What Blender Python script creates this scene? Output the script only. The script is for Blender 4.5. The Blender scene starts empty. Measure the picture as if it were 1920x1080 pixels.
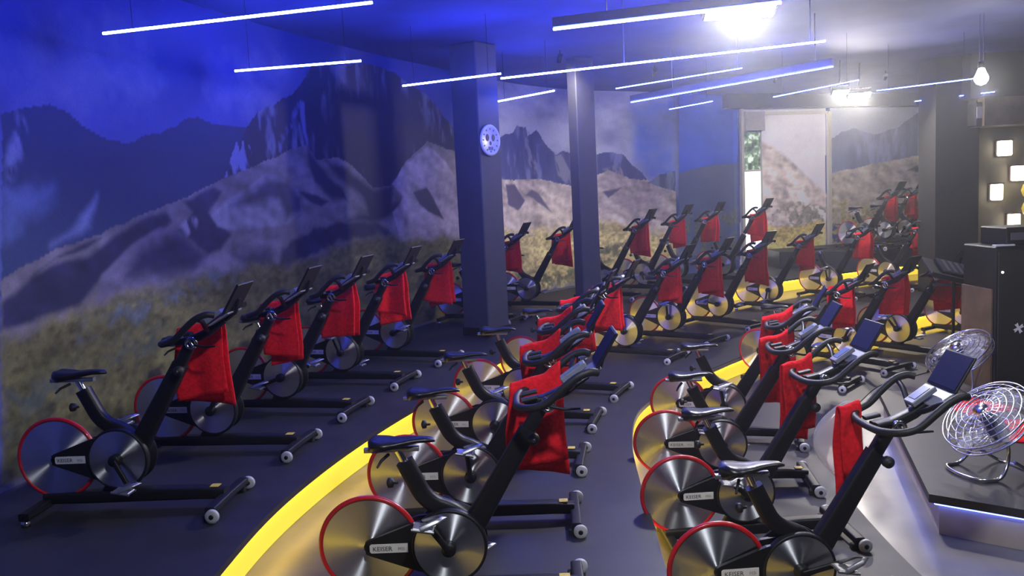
import bpy, math, random
import numpy as np
from mathutils import Vector, Matrix

# ------------------------------------------------------------------ camera
sc = bpy.context.scene
COL = sc.collection
CAM_H = 2.078
PITCH, ROLL = 0.1079, -0.04826
def make_camera():
    cd = bpy.data.cameras.new('camera')
    cd.sensor_width = 36.0
    cd.lens = 36.0 * 1573.0 / 1920.0
    cd.clip_start = 0.05
    cd.clip_end = 200
    co = bpy.data.objects.new('camera', cd)
    COL.objects.link(co)
    w = Vector((0, math.cos(PITCH), -math.sin(PITCH)))
    u = Vector((0, math.sin(PITCH), math.cos(PITCH)))
    r = Vector((1, 0, 0))
    c, s = math.cos(ROLL), math.sin(ROLL)
    R, U = r * c + u * s, u * c - r * s
    m = Matrix(((R.x, U.x, -w.x, 0), (R.y, U.y, -w.y, 0), (R.z, U.z, -w.z, CAM_H), (0, 0, 0, 1)))
    co.matrix_world = m
    sc.camera = co
make_camera()

# ------------------------------------------------------------------ world, exposure
sc.view_settings.view_transform = 'Standard'
sc.view_settings.look = 'None'
sc.view_settings.gamma = 1.0
sc.view_settings.use_curve_mapping = False
sc.view_settings.exposure = 0.0
sc.cycles.max_bounces = 6
sc.cycles.diffuse_bounces = 3
sc.cycles.glossy_bounces = 3
sc.cycles.volume_bounces = 0
sc.cycles.adaptive_threshold = 0.06
sc.cycles.transparent_max_bounces = 12
world = bpy.data.worlds.new('dim_room')
sc.world = world
world.use_nodes = True
bg = world.node_tree.nodes['Background']
bg.inputs['Color'].default_value = (0.5, 0.52, 0.9, 1)
bg.inputs['Strength'].default_value = 0.025

# brightness of the room's lamps and of the added floods and mural spots (used by their builders further down)
TUBE_BLUE = (0.05, 0.085, 1.0)
TUBE_POWER = 225.0
FLOOD_POWER = 620.0
TWIN_POWER = 260.0
ADDED_WASHER_POWER = 110.0
PENDANT_POWER = 40.0
ADDED_FLOOD_POWER = 120.0
YELLOW_LED = 20.0
HAZE = 0.0065

H2, H1 = 0.203, 0.418       # middle and upper platform
CEIL = 3.9

# ------------------------------------------------------------------ materials
def srgb(r, g, b):
    f = lambda c: ((c / 255 + 0.055) / 1.055) ** 2.4 if c > 10 else c / 255 / 12.92
    return (f(r), f(g), f(b))
MATS = {}
def mat(name, col, rough=0.5, metal=0.0, noise=0.0, scale=20.0, bump=0.0, emit=None, estr=0.0, alpha=1.0, trans=0.0, aniso=0.0, coat=0.0, spec=0.5):
    if name in MATS: return MATS[name]
    m = bpy.data.materials.new(name); m.use_nodes = True
    nt = m.node_tree; b = nt.nodes['Principled BSDF']
    b.inputs['Base Color'].default_value = (*col, 1)
    b.inputs['Roughness'].default_value = rough
    b.inputs['Metallic'].default_value = metal
    b.inputs['Specular IOR Level'].default_value = spec
    b.inputs['Alpha'].default_value = alpha
    b.inputs['Transmission Weight'].default_value = trans
    b.inputs['Coat Weight'].default_value = coat
    if emit:
        b.inputs['Emission Color'].default_value = (*emit, 1); b.inputs['Emission Strength'].default_value = estr
    if noise or bump:
        tc = nt.nodes.new('ShaderNodeTexCoord'); nz = nt.nodes.new('ShaderNodeTexNoise')
        nz.inputs['Scale'].default_value = scale; nz.inputs['Detail'].default_value = 4
        nt.links.new(tc.outputs['Object'], nz.inputs['Vector'])
        if noise:
            mx = nt.nodes.new('ShaderNodeMixRGB'); mx.blend_type = 'MULTIPLY'
            mx.inputs[1].default_value = (*col, 1)
            rp = nt.nodes.new('ShaderNodeValToRGB')
            lo = max(0, 1 - noise); rp.color_ramp.elements[0].color = (lo, lo, lo, 1); rp.color_ramp.elements[1].color = (1 + noise * .6,) * 3 + (1,)
            rp.color_ramp.elements[0].position = .3; rp.color_ramp.elements[1].position = .7
            nt.links.new(nz.outputs['Fac'], rp.inputs[0]); nt.links.new(rp.outputs[0], mx.inputs[2]); mx.inputs[0].default_value = 1
            nt.links.new(mx.outputs[0], b.inputs['Base Color'])
        if bump:
            bp = nt.nodes.new('ShaderNodeBump'); bp.inputs['Strength'].default_value = bump; bp.inputs['Distance'].default_value = 0.01
            nt.links.new(nz.outputs['Fac'], bp.inputs['Height']); nt.links.new(bp.outputs[0], b.inputs['Normal'])
    if aniso:
        b.inputs['Anisotropic'].default_value = aniso
        tg = nt.nodes.new('ShaderNodeTangent'); b.inputs['Anisotropic Rotation'].default_value = .25; tg.direction_type = 'RADIAL'; tg.axis = 'Y'
        nt.links.new(tg.outputs[0], b.inputs['Tangent'])
    MATS[name] = m
    return m

M_BLACK = mat('black_powder_coat', (.009, .009, .011), .45, noise=.15, scale=60, spec=.35)
M_RUBBERB = mat('black_grip_rubber', (.012, .012, .014), .55, bump=.15, scale=140)
M_SADDLE = mat('saddle_vinyl', (.010, .010, .012), .33, bump=.08, scale=160)
M_DISC = mat('brushed_aluminium', (.85, .85, .87), .36, 1.0, aniso=1.0)
M_RED = mat('red_rim', srgb(196, 26, 36), .35, coat=.3, noise=.1)
M_CHROME = mat('polished_steel', (.62, .62, .64), .18, 1.0, noise=.05)
M_ALU = mat('satin_aluminium', (.45, .45, .46), .4, .9, noise=.1)
M_WHEEL = mat('pale_caster_plastic', (.5, .5, .53), .35, noise=.1)
M_WHITE = mat('white_plate', (.75, .75, .76), .4, noise=.05)
M_INK = mat('plate_lettering', (.01, .01, .012), .5, noise=.05)
M_STICKER = mat('caution_sticker', srgb(214, 190, 90), .5, noise=.2, scale=80)
M_TOWEL = mat('red_terry', srgb(222, 28, 40), .95, noise=.22, scale=45, bump=.5, spec=.15)
M_SCREEN = mat('tablet_glass', (.006, .008, .05), .5, noise=.05, spec=.12)
M_LCD = mat('console_display', (.10, .12, .22), .25, noise=.1, emit=(.25, .35, .8), estr=.12)
M_CONSOLE = mat('console_grey', (.22, .23, .30), .4, noise=.08)

# ------------------------------------------------------------------ mesh helpers
class MB:
    def __init__(s): s.v = []; s.f = []; s.m = []; s.sm = []
    def add(s, vs, fs, mi=0, smooth=False):
        o = len(s.v); s.v += [tuple(p) for p in vs]
        for f in fs: s.f.append(tuple(i + o for i in f)); s.m.append(mi); s.sm.append(smooth)
    def box(s, a, b, mi=0, ch=0.0):
        (x0, y0, z0), (x1, y1, z1) = a, b
        if ch <= 0:
            vs = [(x, y, z) for z in (z0, z1) for y in (y0, y1) for x in (x0, x1)]
            s.add(vs, [(0, 2, 3, 1), (4, 5, 7, 6), (0, 1, 5, 4), (2, 6, 7, 3), (0, 4, 6, 2), (1, 3, 7, 5)], mi)
        else:
            ring = lambda k: [(x0 + k, y0), (x1 - k, y0), (x1, y0 + k), (x1, y1 - k), (x1 - k, y1), (x0 + k, y1), (x0, y1 - k), (x0, y0 + k)]
            def inset(d):
                return [(min(max(x, x0 + d), x1 - d), min(max(y, y0 + d), y1 - d)) for x, y in ring(ch)]
            L = [(inset(ch), z0), (ring(ch), z0 + ch), (ring(ch), z1 - ch), (inset(ch), z1)]
            vs = [(x, y, z) for r, z in L for x, y in r]
            fs = [tuple(range(7, -1, -1)), tuple(range(24, 32))]
            for k in range(3):
                for i in range(8):
                    j = (i + 1) % 8; fs.append((k * 8 + i, k * 8 + j, k * 8 + 8 + j, k * 8 + 8 + i))
            s.add(vs, fs, mi)
    def loft(s, rings, mi=0, smooth=True, closed=True, caps=True):
        n = len(rings[0]); vs = [p for r in rings for p in r]; fs = []
        for k in range(len(rings) - 1):
            for i in range(n if closed else n - 1):
                j = (i + 1) % n; fs.append((k * n + i, k * n + j, (k + 1) * n + j, (k + 1) * n + i))
        s.add(vs, fs, mi, smooth)
        if caps and closed:
            s.add(rings[0], [tuple(range(n - 1, -1, -1))], mi); s.add(rings[-1], [tuple(range(n))], mi)
    def tube(s, pts, r, mi=0, n=10, sq=1.0, up=(0, 1, 0), closed=False, caps=True):
        """r: scalar, (ru, rv) or list of these per point; sq<1 squarer section; up = direction of ru"""
        P = [Vector(p) for p in pts]; rings = []
        N = len(P)
        for i, p in enumerate(P):
            if closed: t = P[(i + 1) % N] - P[i - 1]
            else: t = P[min(i + 1, N - 1)] - P[max(i - 1, 0)]
            t.normalize()
            U = Vector(up); U = U - t * U.dot(t)
            if U.length < 1e-3: U = Vector((1, 0, 0)) - t * t.x
            U.normalize(); V = t.cross(U)
            rr = r[i] if isinstance(r, list) else r
            ru, rv = rr if isinstance(rr, tuple) else (rr, rr)
            ring = []
            for k in range(n):
                a = 2 * math.pi * (k + .5) / n; c, d = math.cos(a), math.sin(a)
                ring.append(p + U * (ru * math.copysign(abs(c) ** sq, c)) + V * (rv * math.copysign(abs(d) ** sq, d)))
            rings.append(ring)
        if closed: rings.append(rings[0])
        s.loft(rings, mi, True, True, caps and not closed)
    def lathe(s, prof, n=48, axis='Y', mi=0, smooth=True, c=(0, 0, 0)):
        """prof: list of (radius, height along axis)"""
        rings = []
        for r, h in prof:
            ring = []
            for k in range(n):
                a = 2 * math.pi * k / n; x, y = r * math.cos(a), r * math.sin(a)
                ring.append({'Y': (c[0] + x, c[1] + h, c[2] + y), 'Z': (c[0] + x, c[1] + y, c[2] + h), 'X': (c[0] + h, c[1] + x, c[2] + y)}[axis])
            rings.append(ring)
        s.loft(rings, mi, smooth, True, True)
    def torus(s, R, r, n=48, m=8, axis='Y', mi=0, c=(0, 0, 0), ry=None):
        vs = []; fs = []
        for i in range(n):
            a = 2 * math.pi * i / n
            for k in range(m):
                b = 2 * math.pi * k / m; q = R + r * math.cos(b); h = (ry or r) * math.sin(b)
                x, y = q * math.cos(a), q * math.sin(a)
                vs.append({'Y': (c[0] + x, c[1] + h, c[2] + y), 'Z': (c[0] + x, c[1] + y, c[2] + h), 'X': (c[0] + h, c[1] + x, c[2] + y)}[axis])
                fs.append((i * m + k, i * m + (k + 1) % m, ((i + 1) % n) * m + (k + 1) % m, ((i + 1) % n) * m + k))
        s.add(vs, fs, mi, True)
    def prism(s, poly, y0, y1, mi=0, axis='Y'):
        n = len(poly)
        g = (lambda a, b, h: (a, h, b)) if axis == 'Y' else ((lambda a, b, h: (a, b, h)) if axis == 'Z' else (lambda a, b, h: (h, a, b)))
        vs = [g(a, b, y0) for a, b in poly] + [g(a, b, y1) for a, b in poly]
        fs = [tuple(range(n)), tuple(range(2 * n - 1, n - 1, -1))] + [(i, i + n, (i + 1) % n + n, (i + 1) % n) for i in range(n)]
        s.add(vs, fs, mi)
    def mesh(s, name, mats):
        me = bpy.data.meshes.new(name); me.from_pydata(s.v, [], s.f)
        for m in (mats if isinstance(mats, (list, tuple)) else [mats]): me.materials.append(m)
        me.polygons.foreach_set('material_index', s.m); me.polygons.foreach_set('use_smooth', s.sm)
        import bmesh
        bm = bmesh.new(); bm.from_mesh(me); bmesh.ops.recalc_face_normals(bm, faces=bm.faces); bm.to_mesh(me); bm.free()
        return me
def obj(name, mb, mats, parent=None, loc=None):
    me = mb.mesh(name, mats) if isinstance(mb, MB) else mb
    o = bpy.data.objects.new(name, me); COL.objects.link(o); o.parent = parent
    if loc is not None: o.location = loc
    return o
def empty(name, loc=(0, 0, 0), rz=0.0):
    o = bpy.data.objects.new(name, None); COL.objects.link(o); o.location = loc; o.rotation_euler = (0, 0, rz)
    o.empty_display_size = .1
    return o
def tag(o, label=None, cat=None, group=None, kind=None):
    if label: o['label'] = label
    if cat: o['category'] = cat
    if group: o['group'] = group
    if kind: o['kind'] = kind
    return o
def cr(P, n):
    P = [np.array(q, float) for q in P]; P = [2 * P[0] - P[1]] + P + [2 * P[-1] - P[-2]]; o = []
    for i in range(1, len(P) - 2):
        for k in range(n):
            t = k / n; a, b, c, d = P[i - 1:i + 3]
            o.append(.5 * (2 * b + (c - a) * t + (2 * a - 5 * b + 4 * c - d) * t * t + (3 * b - a - 3 * c + d) * t ** 3))
    o.append(P[-2]); return np.array(o)
def resample(C, n):
    S = np.r_[0, np.cumsum(np.linalg.norm(np.diff(C, axis=0), axis=1))]
    q = np.linspace(0, S[-1], n)
    return np.stack([np.interp(q, S, C[:, k]) for k in range(C.shape[1])], 1)
def spline(P, n=8): return [Vector(p) for p in cr(P, n)]

# ------------------------------------------------------------------ plan curves
WALL = [(-3.32,1.0),(-3.32,3.0),(-3.28,4.2),(-3.17,5.4),(-2.87,7.0),(-2.25,8.9),(-1.42,10.8),(-.95,11.7),(.1,13.7),(1.2,15.0),(2.2,15.6),(3.1,16.1)]
WALL_CURVE = cr(WALL, 16)
CORNER_END = np.array((4.62, 17.2)); BACK_END = np.array((11.0, 19.4))
EDGE1 = cr([(-1.46,.2),(-1.46,2.3),(-1.43,3.69),(-1.39,4.46),(-1.27,5.18),(-1.09,5.89),(-.86,6.61),(-.40,7.85),(.38,9.85),(1.13,11.0),(2.12,12.08),(3.16,13.2),(4.57,14.4),(5.88,15.2),(7.2,15.9),(9.5,16.9)], 10)
EDGE2 = cr([(.66,.2),(.68,2.3),(.70,3.92),(.735,4.51),(.774,5.31),(.848,6.13),(1.03,7.0),(1.42,7.75),(1.96,8.45),(2.5,9.1),(2.95,9.52),(3.5,9.92),(4.28,10.42),(5.6,11.4),(7.5,12.4),(10,13.2)], 10)
OUTER = np.vstack([cr([(-3.4,.2)] + WALL, 10)[:-1], [CORNER_END], [(8.0, 18.3)], [(10.0, 18.9)]])

# ------------------------------------------------------------------ setting materials
M_WOOD = mat('pale_laminate_floor', (.165, .15, .135), .32, noise=.25, scale=3.5)
M_MAT = mat('dark_rubber_matting', (.024, .023, .030), .5, noise=.22, scale=6, bump=.1)
M_CEIL = mat('blue_tinted_ceiling', (.060, .072, .20), .8, noise=.25, scale=1.5)  # blue of the tube light is mixed into the black ceiling's colour
M_COLUMN = mat('grey_painted_column', (.075, .075, .085), .6, noise=.08, scale=5)
M_DARKCOL = mat('charcoal_panel', (.016, .015, .015), .6, noise=.12, scale=3)
M_GREYWALL = mat('olive_grey_plaster', (.19, .175, .125), .8, noise=.12, scale=4)
M_BROWN = mat('brown_timber', (.13, .085, .05), .6, noise=.3, scale=6)
M_PODRISER = mat('birch_ply_riser', (.55, .48, .40), .5, noise=.12, scale=7)
M_SKIRT = mat('steel_skirting_strip', (.42, .42, .43), .35, .8, noise=.1)
M_FRAME = mat('cream_window_frame', (.72, .68, .56), .45, noise=.06)
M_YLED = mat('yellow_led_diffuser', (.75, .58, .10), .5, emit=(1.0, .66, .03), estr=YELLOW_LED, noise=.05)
M_RISERGLOW = mat('yellow_riser_glow', (.35, .25, .03), .5, emit=(1.0, .74, .05), estr=.95, noise=.05)  # riser face emits on its own to look lit by the strip
M_BLED = mat('blue_led_strip', (.2, .3, .8), .5, emit=(.10, .16, 1.0), estr=12.0, noise=.05)

def struct(name, mb, mats, parent=None):
    o = obj(name, mb, mats, parent)
    if parent is None: o['kind'] = 'structure'
    return o
# floor
mb = MB(); mb.box((-6, -1.5, -.12), (13, 20.5, 0)); struct('floor', mb, M_WOOD)
mb = MB(); mb.box((-6, -1.5, CEIL), (13, 20.5, CEIL + .1)); struct('ceiling', mb, M_CEIL)

def slab(A, B, z0, z1, n=150):
    """ruled slab between plan curves A and B"""
    A = resample(A, n); B = resample(B, n); m = MB()
    vs = [(x, y, z1) for x, y in A] + [(x, y, z1) for x, y in B] + [(x, y, z0) for x, y in A] + [(x, y, z0) for x, y in B]
    fs = []
    for i in range(n - 1):
        fs += [(i, i + 1, n + i + 1, n + i), (2*n + i, 3*n + i, 3*n + i + 1, 2*n + i + 1), (i, 2*n + i, 2*n + i + 1, i + 1), (n + i, n + i + 1, 3*n + i + 1, 3*n + i)]
    fs += [(0, n, 3*n, 2*n), (n-1, 3*n-1, 4*n-1, 2*n-1)]
    m.add(vs, fs); return m
def offset(C, d):
    t = np.gradient(C, axis=0); t /= np.linalg.norm(t, axis=1)[:, None]
    return C + np.stack([t[:, 1], -t[:, 0]], 1) * d        # positive = towards the podium
fu = struct('floor_upper', slab(EDGE1, OUTER, H1 - .035, H1), M_MAT)
struct('platform_body', slab(offset(EDGE1, -.04), OUTER, .0, H1 - .035), M_PODRISER, fu)
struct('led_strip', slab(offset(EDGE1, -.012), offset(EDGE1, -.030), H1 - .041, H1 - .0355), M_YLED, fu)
struct('riser_glow', slab(offset(EDGE1, -.031), offset(EDGE1, -.039), H2 + .004, H1 - .036), M_RISERGLOW, fu)  # glowing riser face stands in for strip light falling on it
fm = struct('floor_middle', slab(EDGE2, offset(EDGE1, -.042), H2 - .035, H2), M_WOOD)
struct('platform_body', slab(offset(EDGE2, -.04), offset(EDGE1, -.05), .0, H2 - .035), M_PODRISER, fm)
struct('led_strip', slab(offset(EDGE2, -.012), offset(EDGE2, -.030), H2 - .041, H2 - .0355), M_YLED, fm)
struct('riser_glow', slab(offset(EDGE2, -.031), offset(EDGE2, -.039), .004, H2 - .036), M_RISERGLOW, fm)
ROW_M = cr([(-.36,.2),(-.36,2.3),(-.34,3.73),(-.28,4.70),(-.154,5.765),(.057,6.82),(.415,7.82),(1.28,9.4),(1.96,10.3),(2.81,11.25),(3.88,12.4),(5.19,13.5),(6.45,14.27),(9,15.4)], 10)
ROW_R = cr([(1.25,.2),(1.25,2.3),(1.26,3.755),(1.293,4.748),(1.406,5.70),(1.70,6.738),(2.92,8.67),(3.78,9.35),(4.6,9.85),(5.9,10.8),(7.6,11.7)], 10)
struct('floor_mat', slab(offset(EDGE2, -.004), offset(ROW_M, -.46), H2 + .001, H2 + .009), M_MAT, fm)
struct('floor_mat', slab(offset(ROW_R, .80), offset(ROW_R, -.34), .001, .009), M_MAT)
mb = MB(); mb.prism([(5.3, 16.5), (6.55, 15.65), (9.6, 17.1), (9.6, 18.7), (5.3, 17.3)], H1, .75, axis='Z'); struct('floor_rear', mb, M_MAT)

# ------------------------------------------------------------------ mural, printed on the curved wall: patches in metres (along the wall, height)
MURAL = [
 ([(4.64,3.1),(5.26,3.34),(5.93,3.39),(6.03,3.17),(5.2,2.95),(4.71,2.92)], (120,125,160), 0.35, 0.2, 'cloud'),  # cloud
 ([(6.89,3.22),(7.47,3.39),(8.1,3.46),(8.35,3.26),(7.69,3.07),(7.1,3.1)], (130,130,165), 0.3, 0.2, 'cloud'),  # cloud
 ([(4.41,2.75),(4.55,2.79),(4.7,2.83),(4.86,2.86),(5.07,2.81),(5.23,2.74),(5.39,2.67),(5.54,2.66),(5.7,2.64),(5.8,2.66),(5.94,2.72),(6.1,2.74),(6.32,2.81),(6.44,2.89),(6.62,2.92),(6.76,2.88),(7.19,2.86),(7.49,2.87),(7.26,2.4),(6.22,2.08),(5.21,1.87),(4.23,1.6)], (35,48,88), 0.0, 0.02, 'haze'),  # far mountain
 ([(4.37,2.46),(4.47,2.6),(4.61,2.77),(4.68,2.74),(4.58,2.58),(4.38,2.35)], (125,135,170), 0.05, 0.08, 'streak'),  # rock light
 ([(4.33,2.25),(4.56,2.29),(4.77,2.3),(4.71,2.21),(4.56,2.12),(4.3,2.03)], (95,115,165), 0.15, 0.1, 'plain'),  # mist
 ([(5.28,2.23),(5.22,2.13),(5.16,2.01),(4.88,1.95),(4.73,1.9),(4.99,1.99),(5.13,2.12)], (120,130,170), 0.06, 0.03, 'plain'),  # pale spur
 ([(6.92,2.35),(7.12,2.6),(7.22,2.73),(7.41,2.95),(7.69,3.11),(8.06,3.2),(8.25,3.32),(8.44,3.55),(8.69,3.64),(9.66,3.77),(10.25,3.73),(10.96,3.49),(11.62,3.1),(11.85,2.65),(11.72,1.41),(9.52,1.57),(8.1,2.01),(7.0,2.3)], (29,29,68), 0.0, 0.04, 'rock'),  # main mountain
 ([(8.53,3.17),(9.52,3.56),(10.47,3.52),(11.18,3.0),(10.76,2.77),(10.09,2.35),(9.49,2.32),(8.97,2.6),(8.47,2.64)], (24,23,56), 0.3, 0.1, 'plain'),  # mountain dark side
 ([(8.27,3.21),(8.34,3.21),(8.34,2.92),(8.37,2.7),(8.31,2.8),(8.25,3.06)], (105,108,160), 0.015, 0.02, 'plain'),  # gully light
 ([(8.21,3.18),(8.27,3.17),(8.1,2.91),(7.93,2.74),(7.86,2.65),(7.81,2.66),(7.93,2.87)], (95,98,150), 0.02, 0.03, 'streak'),  # gully light
 ([(6.91,2.36),(7.05,2.55),(7.16,2.74),(7.19,2.63),(7.26,2.76),(7.28,2.62),(7.36,2.71),(7.39,2.56),(7.34,2.44),(7.09,2.4)], (115,120,165), 0.0, 0.02, 'streak'),  # spires
 ([(4.25,1.72),(4.44,1.78),(4.76,1.87),(5.28,1.95),(5.74,2.07),(6.23,2.17),(6.93,2.38),(7.44,2.51),(8.0,2.67),(8.34,2.74),(8.48,2.59),(8.92,2.62),(9.18,2.53),(9.6,2.27),(10.02,2.3),(10.37,2.59),(10.9,2.88),(11.44,2.79),(11.86,2.73),(11.59,0.25),(10.63,0.33),(4.05,0.44)], (114,108,112), 0.0, 0.015, 'sand'),  # hills
 ([(4.54,1.73),(4.8,1.82),(5.09,1.89),(5.29,1.93),(5.09,1.85),(4.75,1.8)], (45,45,74), 0.02, 0.015, 'sand'),  # fold shadow
 ([(4.23,1.57),(4.55,1.72),(4.74,1.77),(5.11,1.8),(5.37,1.9),(5.81,2.06),(6.09,2.09),(6.15,2.01),(5.72,1.81),(5.24,1.65),(5.18,1.59),(4.97,1.46),(4.48,1.42),(4.2,1.4)], (41,41,71), 0.03, 0.02, 'sand'),  # fold shadow
 ([(5.24,1.65),(5.64,1.86),(5.99,1.97),(6.2,1.94),(6.47,1.75),(6.67,1.67),(6.39,1.55),(5.79,1.52),(5.46,1.52),(5.15,1.44)], (110,104,122), 0.02, 0.01, 'sand'),  # dome
 ([(5.71,1.8),(6.2,1.93),(6.58,1.68),(6.42,1.58),(5.8,1.6),(5.51,1.6)], (48,45,74), 0.08, 0.03, 'sand'),  # dome shade
 ([(6.33,2.17),(6.76,2.3),(6.88,2.25),(6.67,2.06),(6.98,1.85),(6.78,1.73),(6.62,1.69),(6.22,1.93),(6.31,1.97),(6.43,2.07)], (44,42,72), 0.03, 0.02, 'sand'),  # fold shadow
 ([(6.24,1.96),(6.36,2.02),(6.51,2.01),(6.47,1.92),(6.34,1.87)], (150,145,160), 0.03, 0.03, 'streak'),  # bright fold
 ([(6.69,2.04),(6.9,2.15),(7.6,2.43),(7.82,2.41),(8.13,2.25),(8.18,2.04),(7.92,1.91),(7.27,1.89),(7.02,1.89),(6.77,1.94)], (132,130,140), 0.02, 0.01, 'sand'),  # round hill
 ([(6.97,2.11),(7.59,2.37),(7.96,2.36),(8.18,2.18),(8.16,2.02),(7.9,1.96),(7.76,2.16),(7.3,2.13)], (48,47,76), 0.07, 0.03, 'sand'),  # round hill shade
 ([(8.35,2.72),(8.55,2.52),(8.93,2.28),(9.02,2.13),(8.73,2.17),(8.45,2.35),(8.35,2.52)], (35,34,68), 0.04, 0.03, 'plain'),  # valley shadow
 ([(8.13,2.24),(8.42,2.22),(8.69,2.13),(8.52,2.08),(8.24,2.17)], (42,41,71), 0.02, 0.02, 'plain'),  # valley shadow
 ([(8.66,2.59),(8.96,2.52),(9.6,2.27),(10.06,2.31),(10.01,2.08),(10.28,2.13),(10.07,1.93),(9.55,1.83),(9.05,1.91),(9.45,1.97),(9.36,2.16),(8.94,2.35)], (32,31,65), 0.06, 0.04, 'plain'),  # cliff shadow
 ([(7.72,1.65),(8.07,1.78),(8.89,1.91),(9.8,1.79),(9.95,1.68),(8.86,1.67),(8.03,1.5),(7.7,1.46)], (45,44,72), 0.04, 0.06, 'sand'),  # ridge shadow
 ([(6.32,1.52),(6.68,1.68),(7.25,1.76),(7.63,1.82),(7.72,1.65),(7.65,1.46),(7.04,1.43),(6.56,1.42)], (120,114,122), 0.03, 0.02, 'sand'),  # near dome
 ([(6.99,1.65),(7.55,1.7),(7.61,1.49),(7.21,1.47)], (53,51,76), 0.1, 0.04, 'sand'),  # near dome shade
 ([(10.02,2.32),(10.39,2.57),(10.89,2.81),(11.31,2.64),(11.58,2.42),(11.69,1.49),(10.13,1.58),(9.99,1.95),(10.28,2.14)], (150,140,150), 0.02, 0.03, 'sand'),  # pale hill
 ([(10.51,2.19),(10.83,2.27),(11.01,2.09),(11.22,1.81),(10.86,1.94),(10.63,2.05)], (51,48,77), 0.02, 0.02, 'plain'),  # hill shade
 ([(4.19,1.34),(4.47,1.39),(5.15,1.46),(5.79,1.49),(6.42,1.5),(7.31,1.56),(8.03,1.47),(8.86,1.64),(9.77,1.68),(11.7,1.52),(11.57,0.34),(10.38,0.36),(4.05,0.43)], (102,98,60), 0.08, 0.08, 'grass'),  # grass
 ([(4.95,1.32),(5.57,1.37),(6.43,1.51),(6.81,1.54),(6.96,1.45),(6.18,1.35),(5.42,1.24),(4.93,1.21)], (98,108,112), 0.08, 0.12, 'bush'),  # shrub band
 ([(4.13,0.94),(4.73,1.02),(5.53,1.1),(6.08,1.14),(5.85,1.0),(5.05,0.87),(4.1,0.75)], (84,92,80), 0.12, 0.15, 'bush'),  # shrub band
 ([(13.05,5.1),(17.6,5.59),(17.46,2.02),(12.75,2.17)], (214,217,240), 0.25, 0.05, 'cloud'),  # middle sky
 ([(12.95,2.98),(13.18,3.07),(13.42,3.12),(13.59,3.21),(13.82,3.2),(13.88,3.06),(14.12,3.18),(14.32,2.99),(14.6,2.75),(14.81,2.83),(15.09,2.77),(15.41,2.77),(15.88,2.82),(16.23,2.75),(16.42,2.55),(16.65,2.4),(16.76,2.26),(16.34,2.3),(15.87,2.49),(15.19,2.19),(14.13,2.35),(12.89,2.35)], (106,111,162), 0.0, 0.03, 'rock'),  # crag
 ([(13.81,3.16),(13.92,3.12),(14.05,2.68),(14.16,2.41),(13.99,2.45),(13.78,2.76)], (165,165,190), 0.02, 0.04, 'streak'),  # crag light
 ([(14.59,2.74),(14.77,2.77),(15.19,2.25),(14.85,2.26),(14.65,2.45)], (160,160,185), 0.02, 0.04, 'streak'),  # crag light
 ([(15.76,2.52),(16.1,2.56),(16.28,2.36),(15.98,2.35)], (185,175,180), 0.02, 0.04, 'streak'),  # crag light
 ([(12.89,2.35),(14.13,2.36),(15.19,2.2),(15.87,2.49),(16.34,2.31),(16.75,2.27),(17.35,2.07),(17.46,2.02),(17.4,0.38),(12.71,0.67)], (226,211,199), 0.0, 0.02, 'sand'),  # sand slope
 ([(13.15,2.29),(13.43,2.28),(13.57,2.14),(13.71,2.01),(13.5,1.85),(13.19,1.96)], (120,112,135), 0.02, 0.02, 'plain'),  # sand shade
 ([(13.73,2.1),(13.93,2.18),(14.11,2.12),(14.44,1.79),(14.17,1.92),(13.95,2.04)], (125,118,138), 0.02, 0.02, 'plain'),  # sand shade
 ([(15.74,2.09),(16.15,2.15),(15.85,1.97)], (130,125,140), 0.02, 0.02, 'plain'),  # sand shade
 ([(12.81,1.63),(14.06,1.49),(15.83,1.58),(17.43,1.18),(17.42,0.79),(15.67,0.49),(12.69,0.46)], (210,195,138), 0.1, 0.12, 'grass'),  # dry grass
 ([(13.06,0.97),(14.01,0.75),(15.18,0.77),(15.93,1.2),(16.41,1.12),(15.29,0.47),(12.84,0.48)], (120,120,95), 0.1, 0.15, 'bush'),  # shrub
 ([(16.76,2.21),(17.09,2.38),(17.45,2.43),(17.44,2.04),(17.08,2.12)], (92,105,140), 0.0, 0.02, 'rock'),  # far hill
 ([(17.62,4.14),(19.3,4.2),(19.25,1.96),(17.54,2.02)], (70,105,235), 0.0, 0.0, 'cloud'),  # corner sky, blue tube light painted into its colour
 ([(17.55,2.37),(17.96,2.46),(18.43,2.51),(18.91,2.53),(19.26,2.55),(19.22,0.65),(17.49,0.79)], (98,110,150), 0.0, 0.02, 'haze'),  # corner mountain
 ([(17.52,1.51),(18.24,1.6),(19.24,1.61),(19.22,0.65),(17.49,0.79)], (125,130,120), 0.1, 0.1, 'bush'),  # corner meadow
 ([(19.36,4.1),(21.46,4.09),(21.42,0.27),(19.28,0.43)], (250,245,250), 0.0, 0.0, 'cloud'),  # glass sky
 ([(19.85,3.0),(20.26,2.77),(20.79,2.34),(21.44,1.8),(21.42,0.33),(19.8,0.44)], (245,228,218), 0.06, 0.06, 'sand'),  # stony slope
 ([(19.82,1.45),(20.24,1.61),(20.71,1.76),(21.05,1.66),(21.44,1.57),(21.43,1.18),(20.77,1.11),(19.81,1.16)], (170,164,146), 0.06, 0.08, 'bush'),  # bush line
 ([(19.82,1.22),(20.64,1.17),(21.43,1.28),(21.42,0.33),(19.8,0.44)], (245,222,138), 0.05, 0.08, 'grass'),  # straw
 ([(21.57,4.2),(25.13,4.2),(25.16,1.7),(21.55,1.86)], (205,212,235), 0.0, 0.0, 'cloud'),  # right sky
 ([(21.56,2.92),(21.84,3.12),(22.17,3.19),(22.74,3.05),(23.32,3.16),(23.62,3.33),(24.06,3.55),(24.59,3.74),(25.13,3.85),(25.15,2.66),(23.62,2.52),(22.74,2.43),(21.55,2.24)], (140,148,186), 0.0, 0.04, 'rock'),  # right crag
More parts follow.
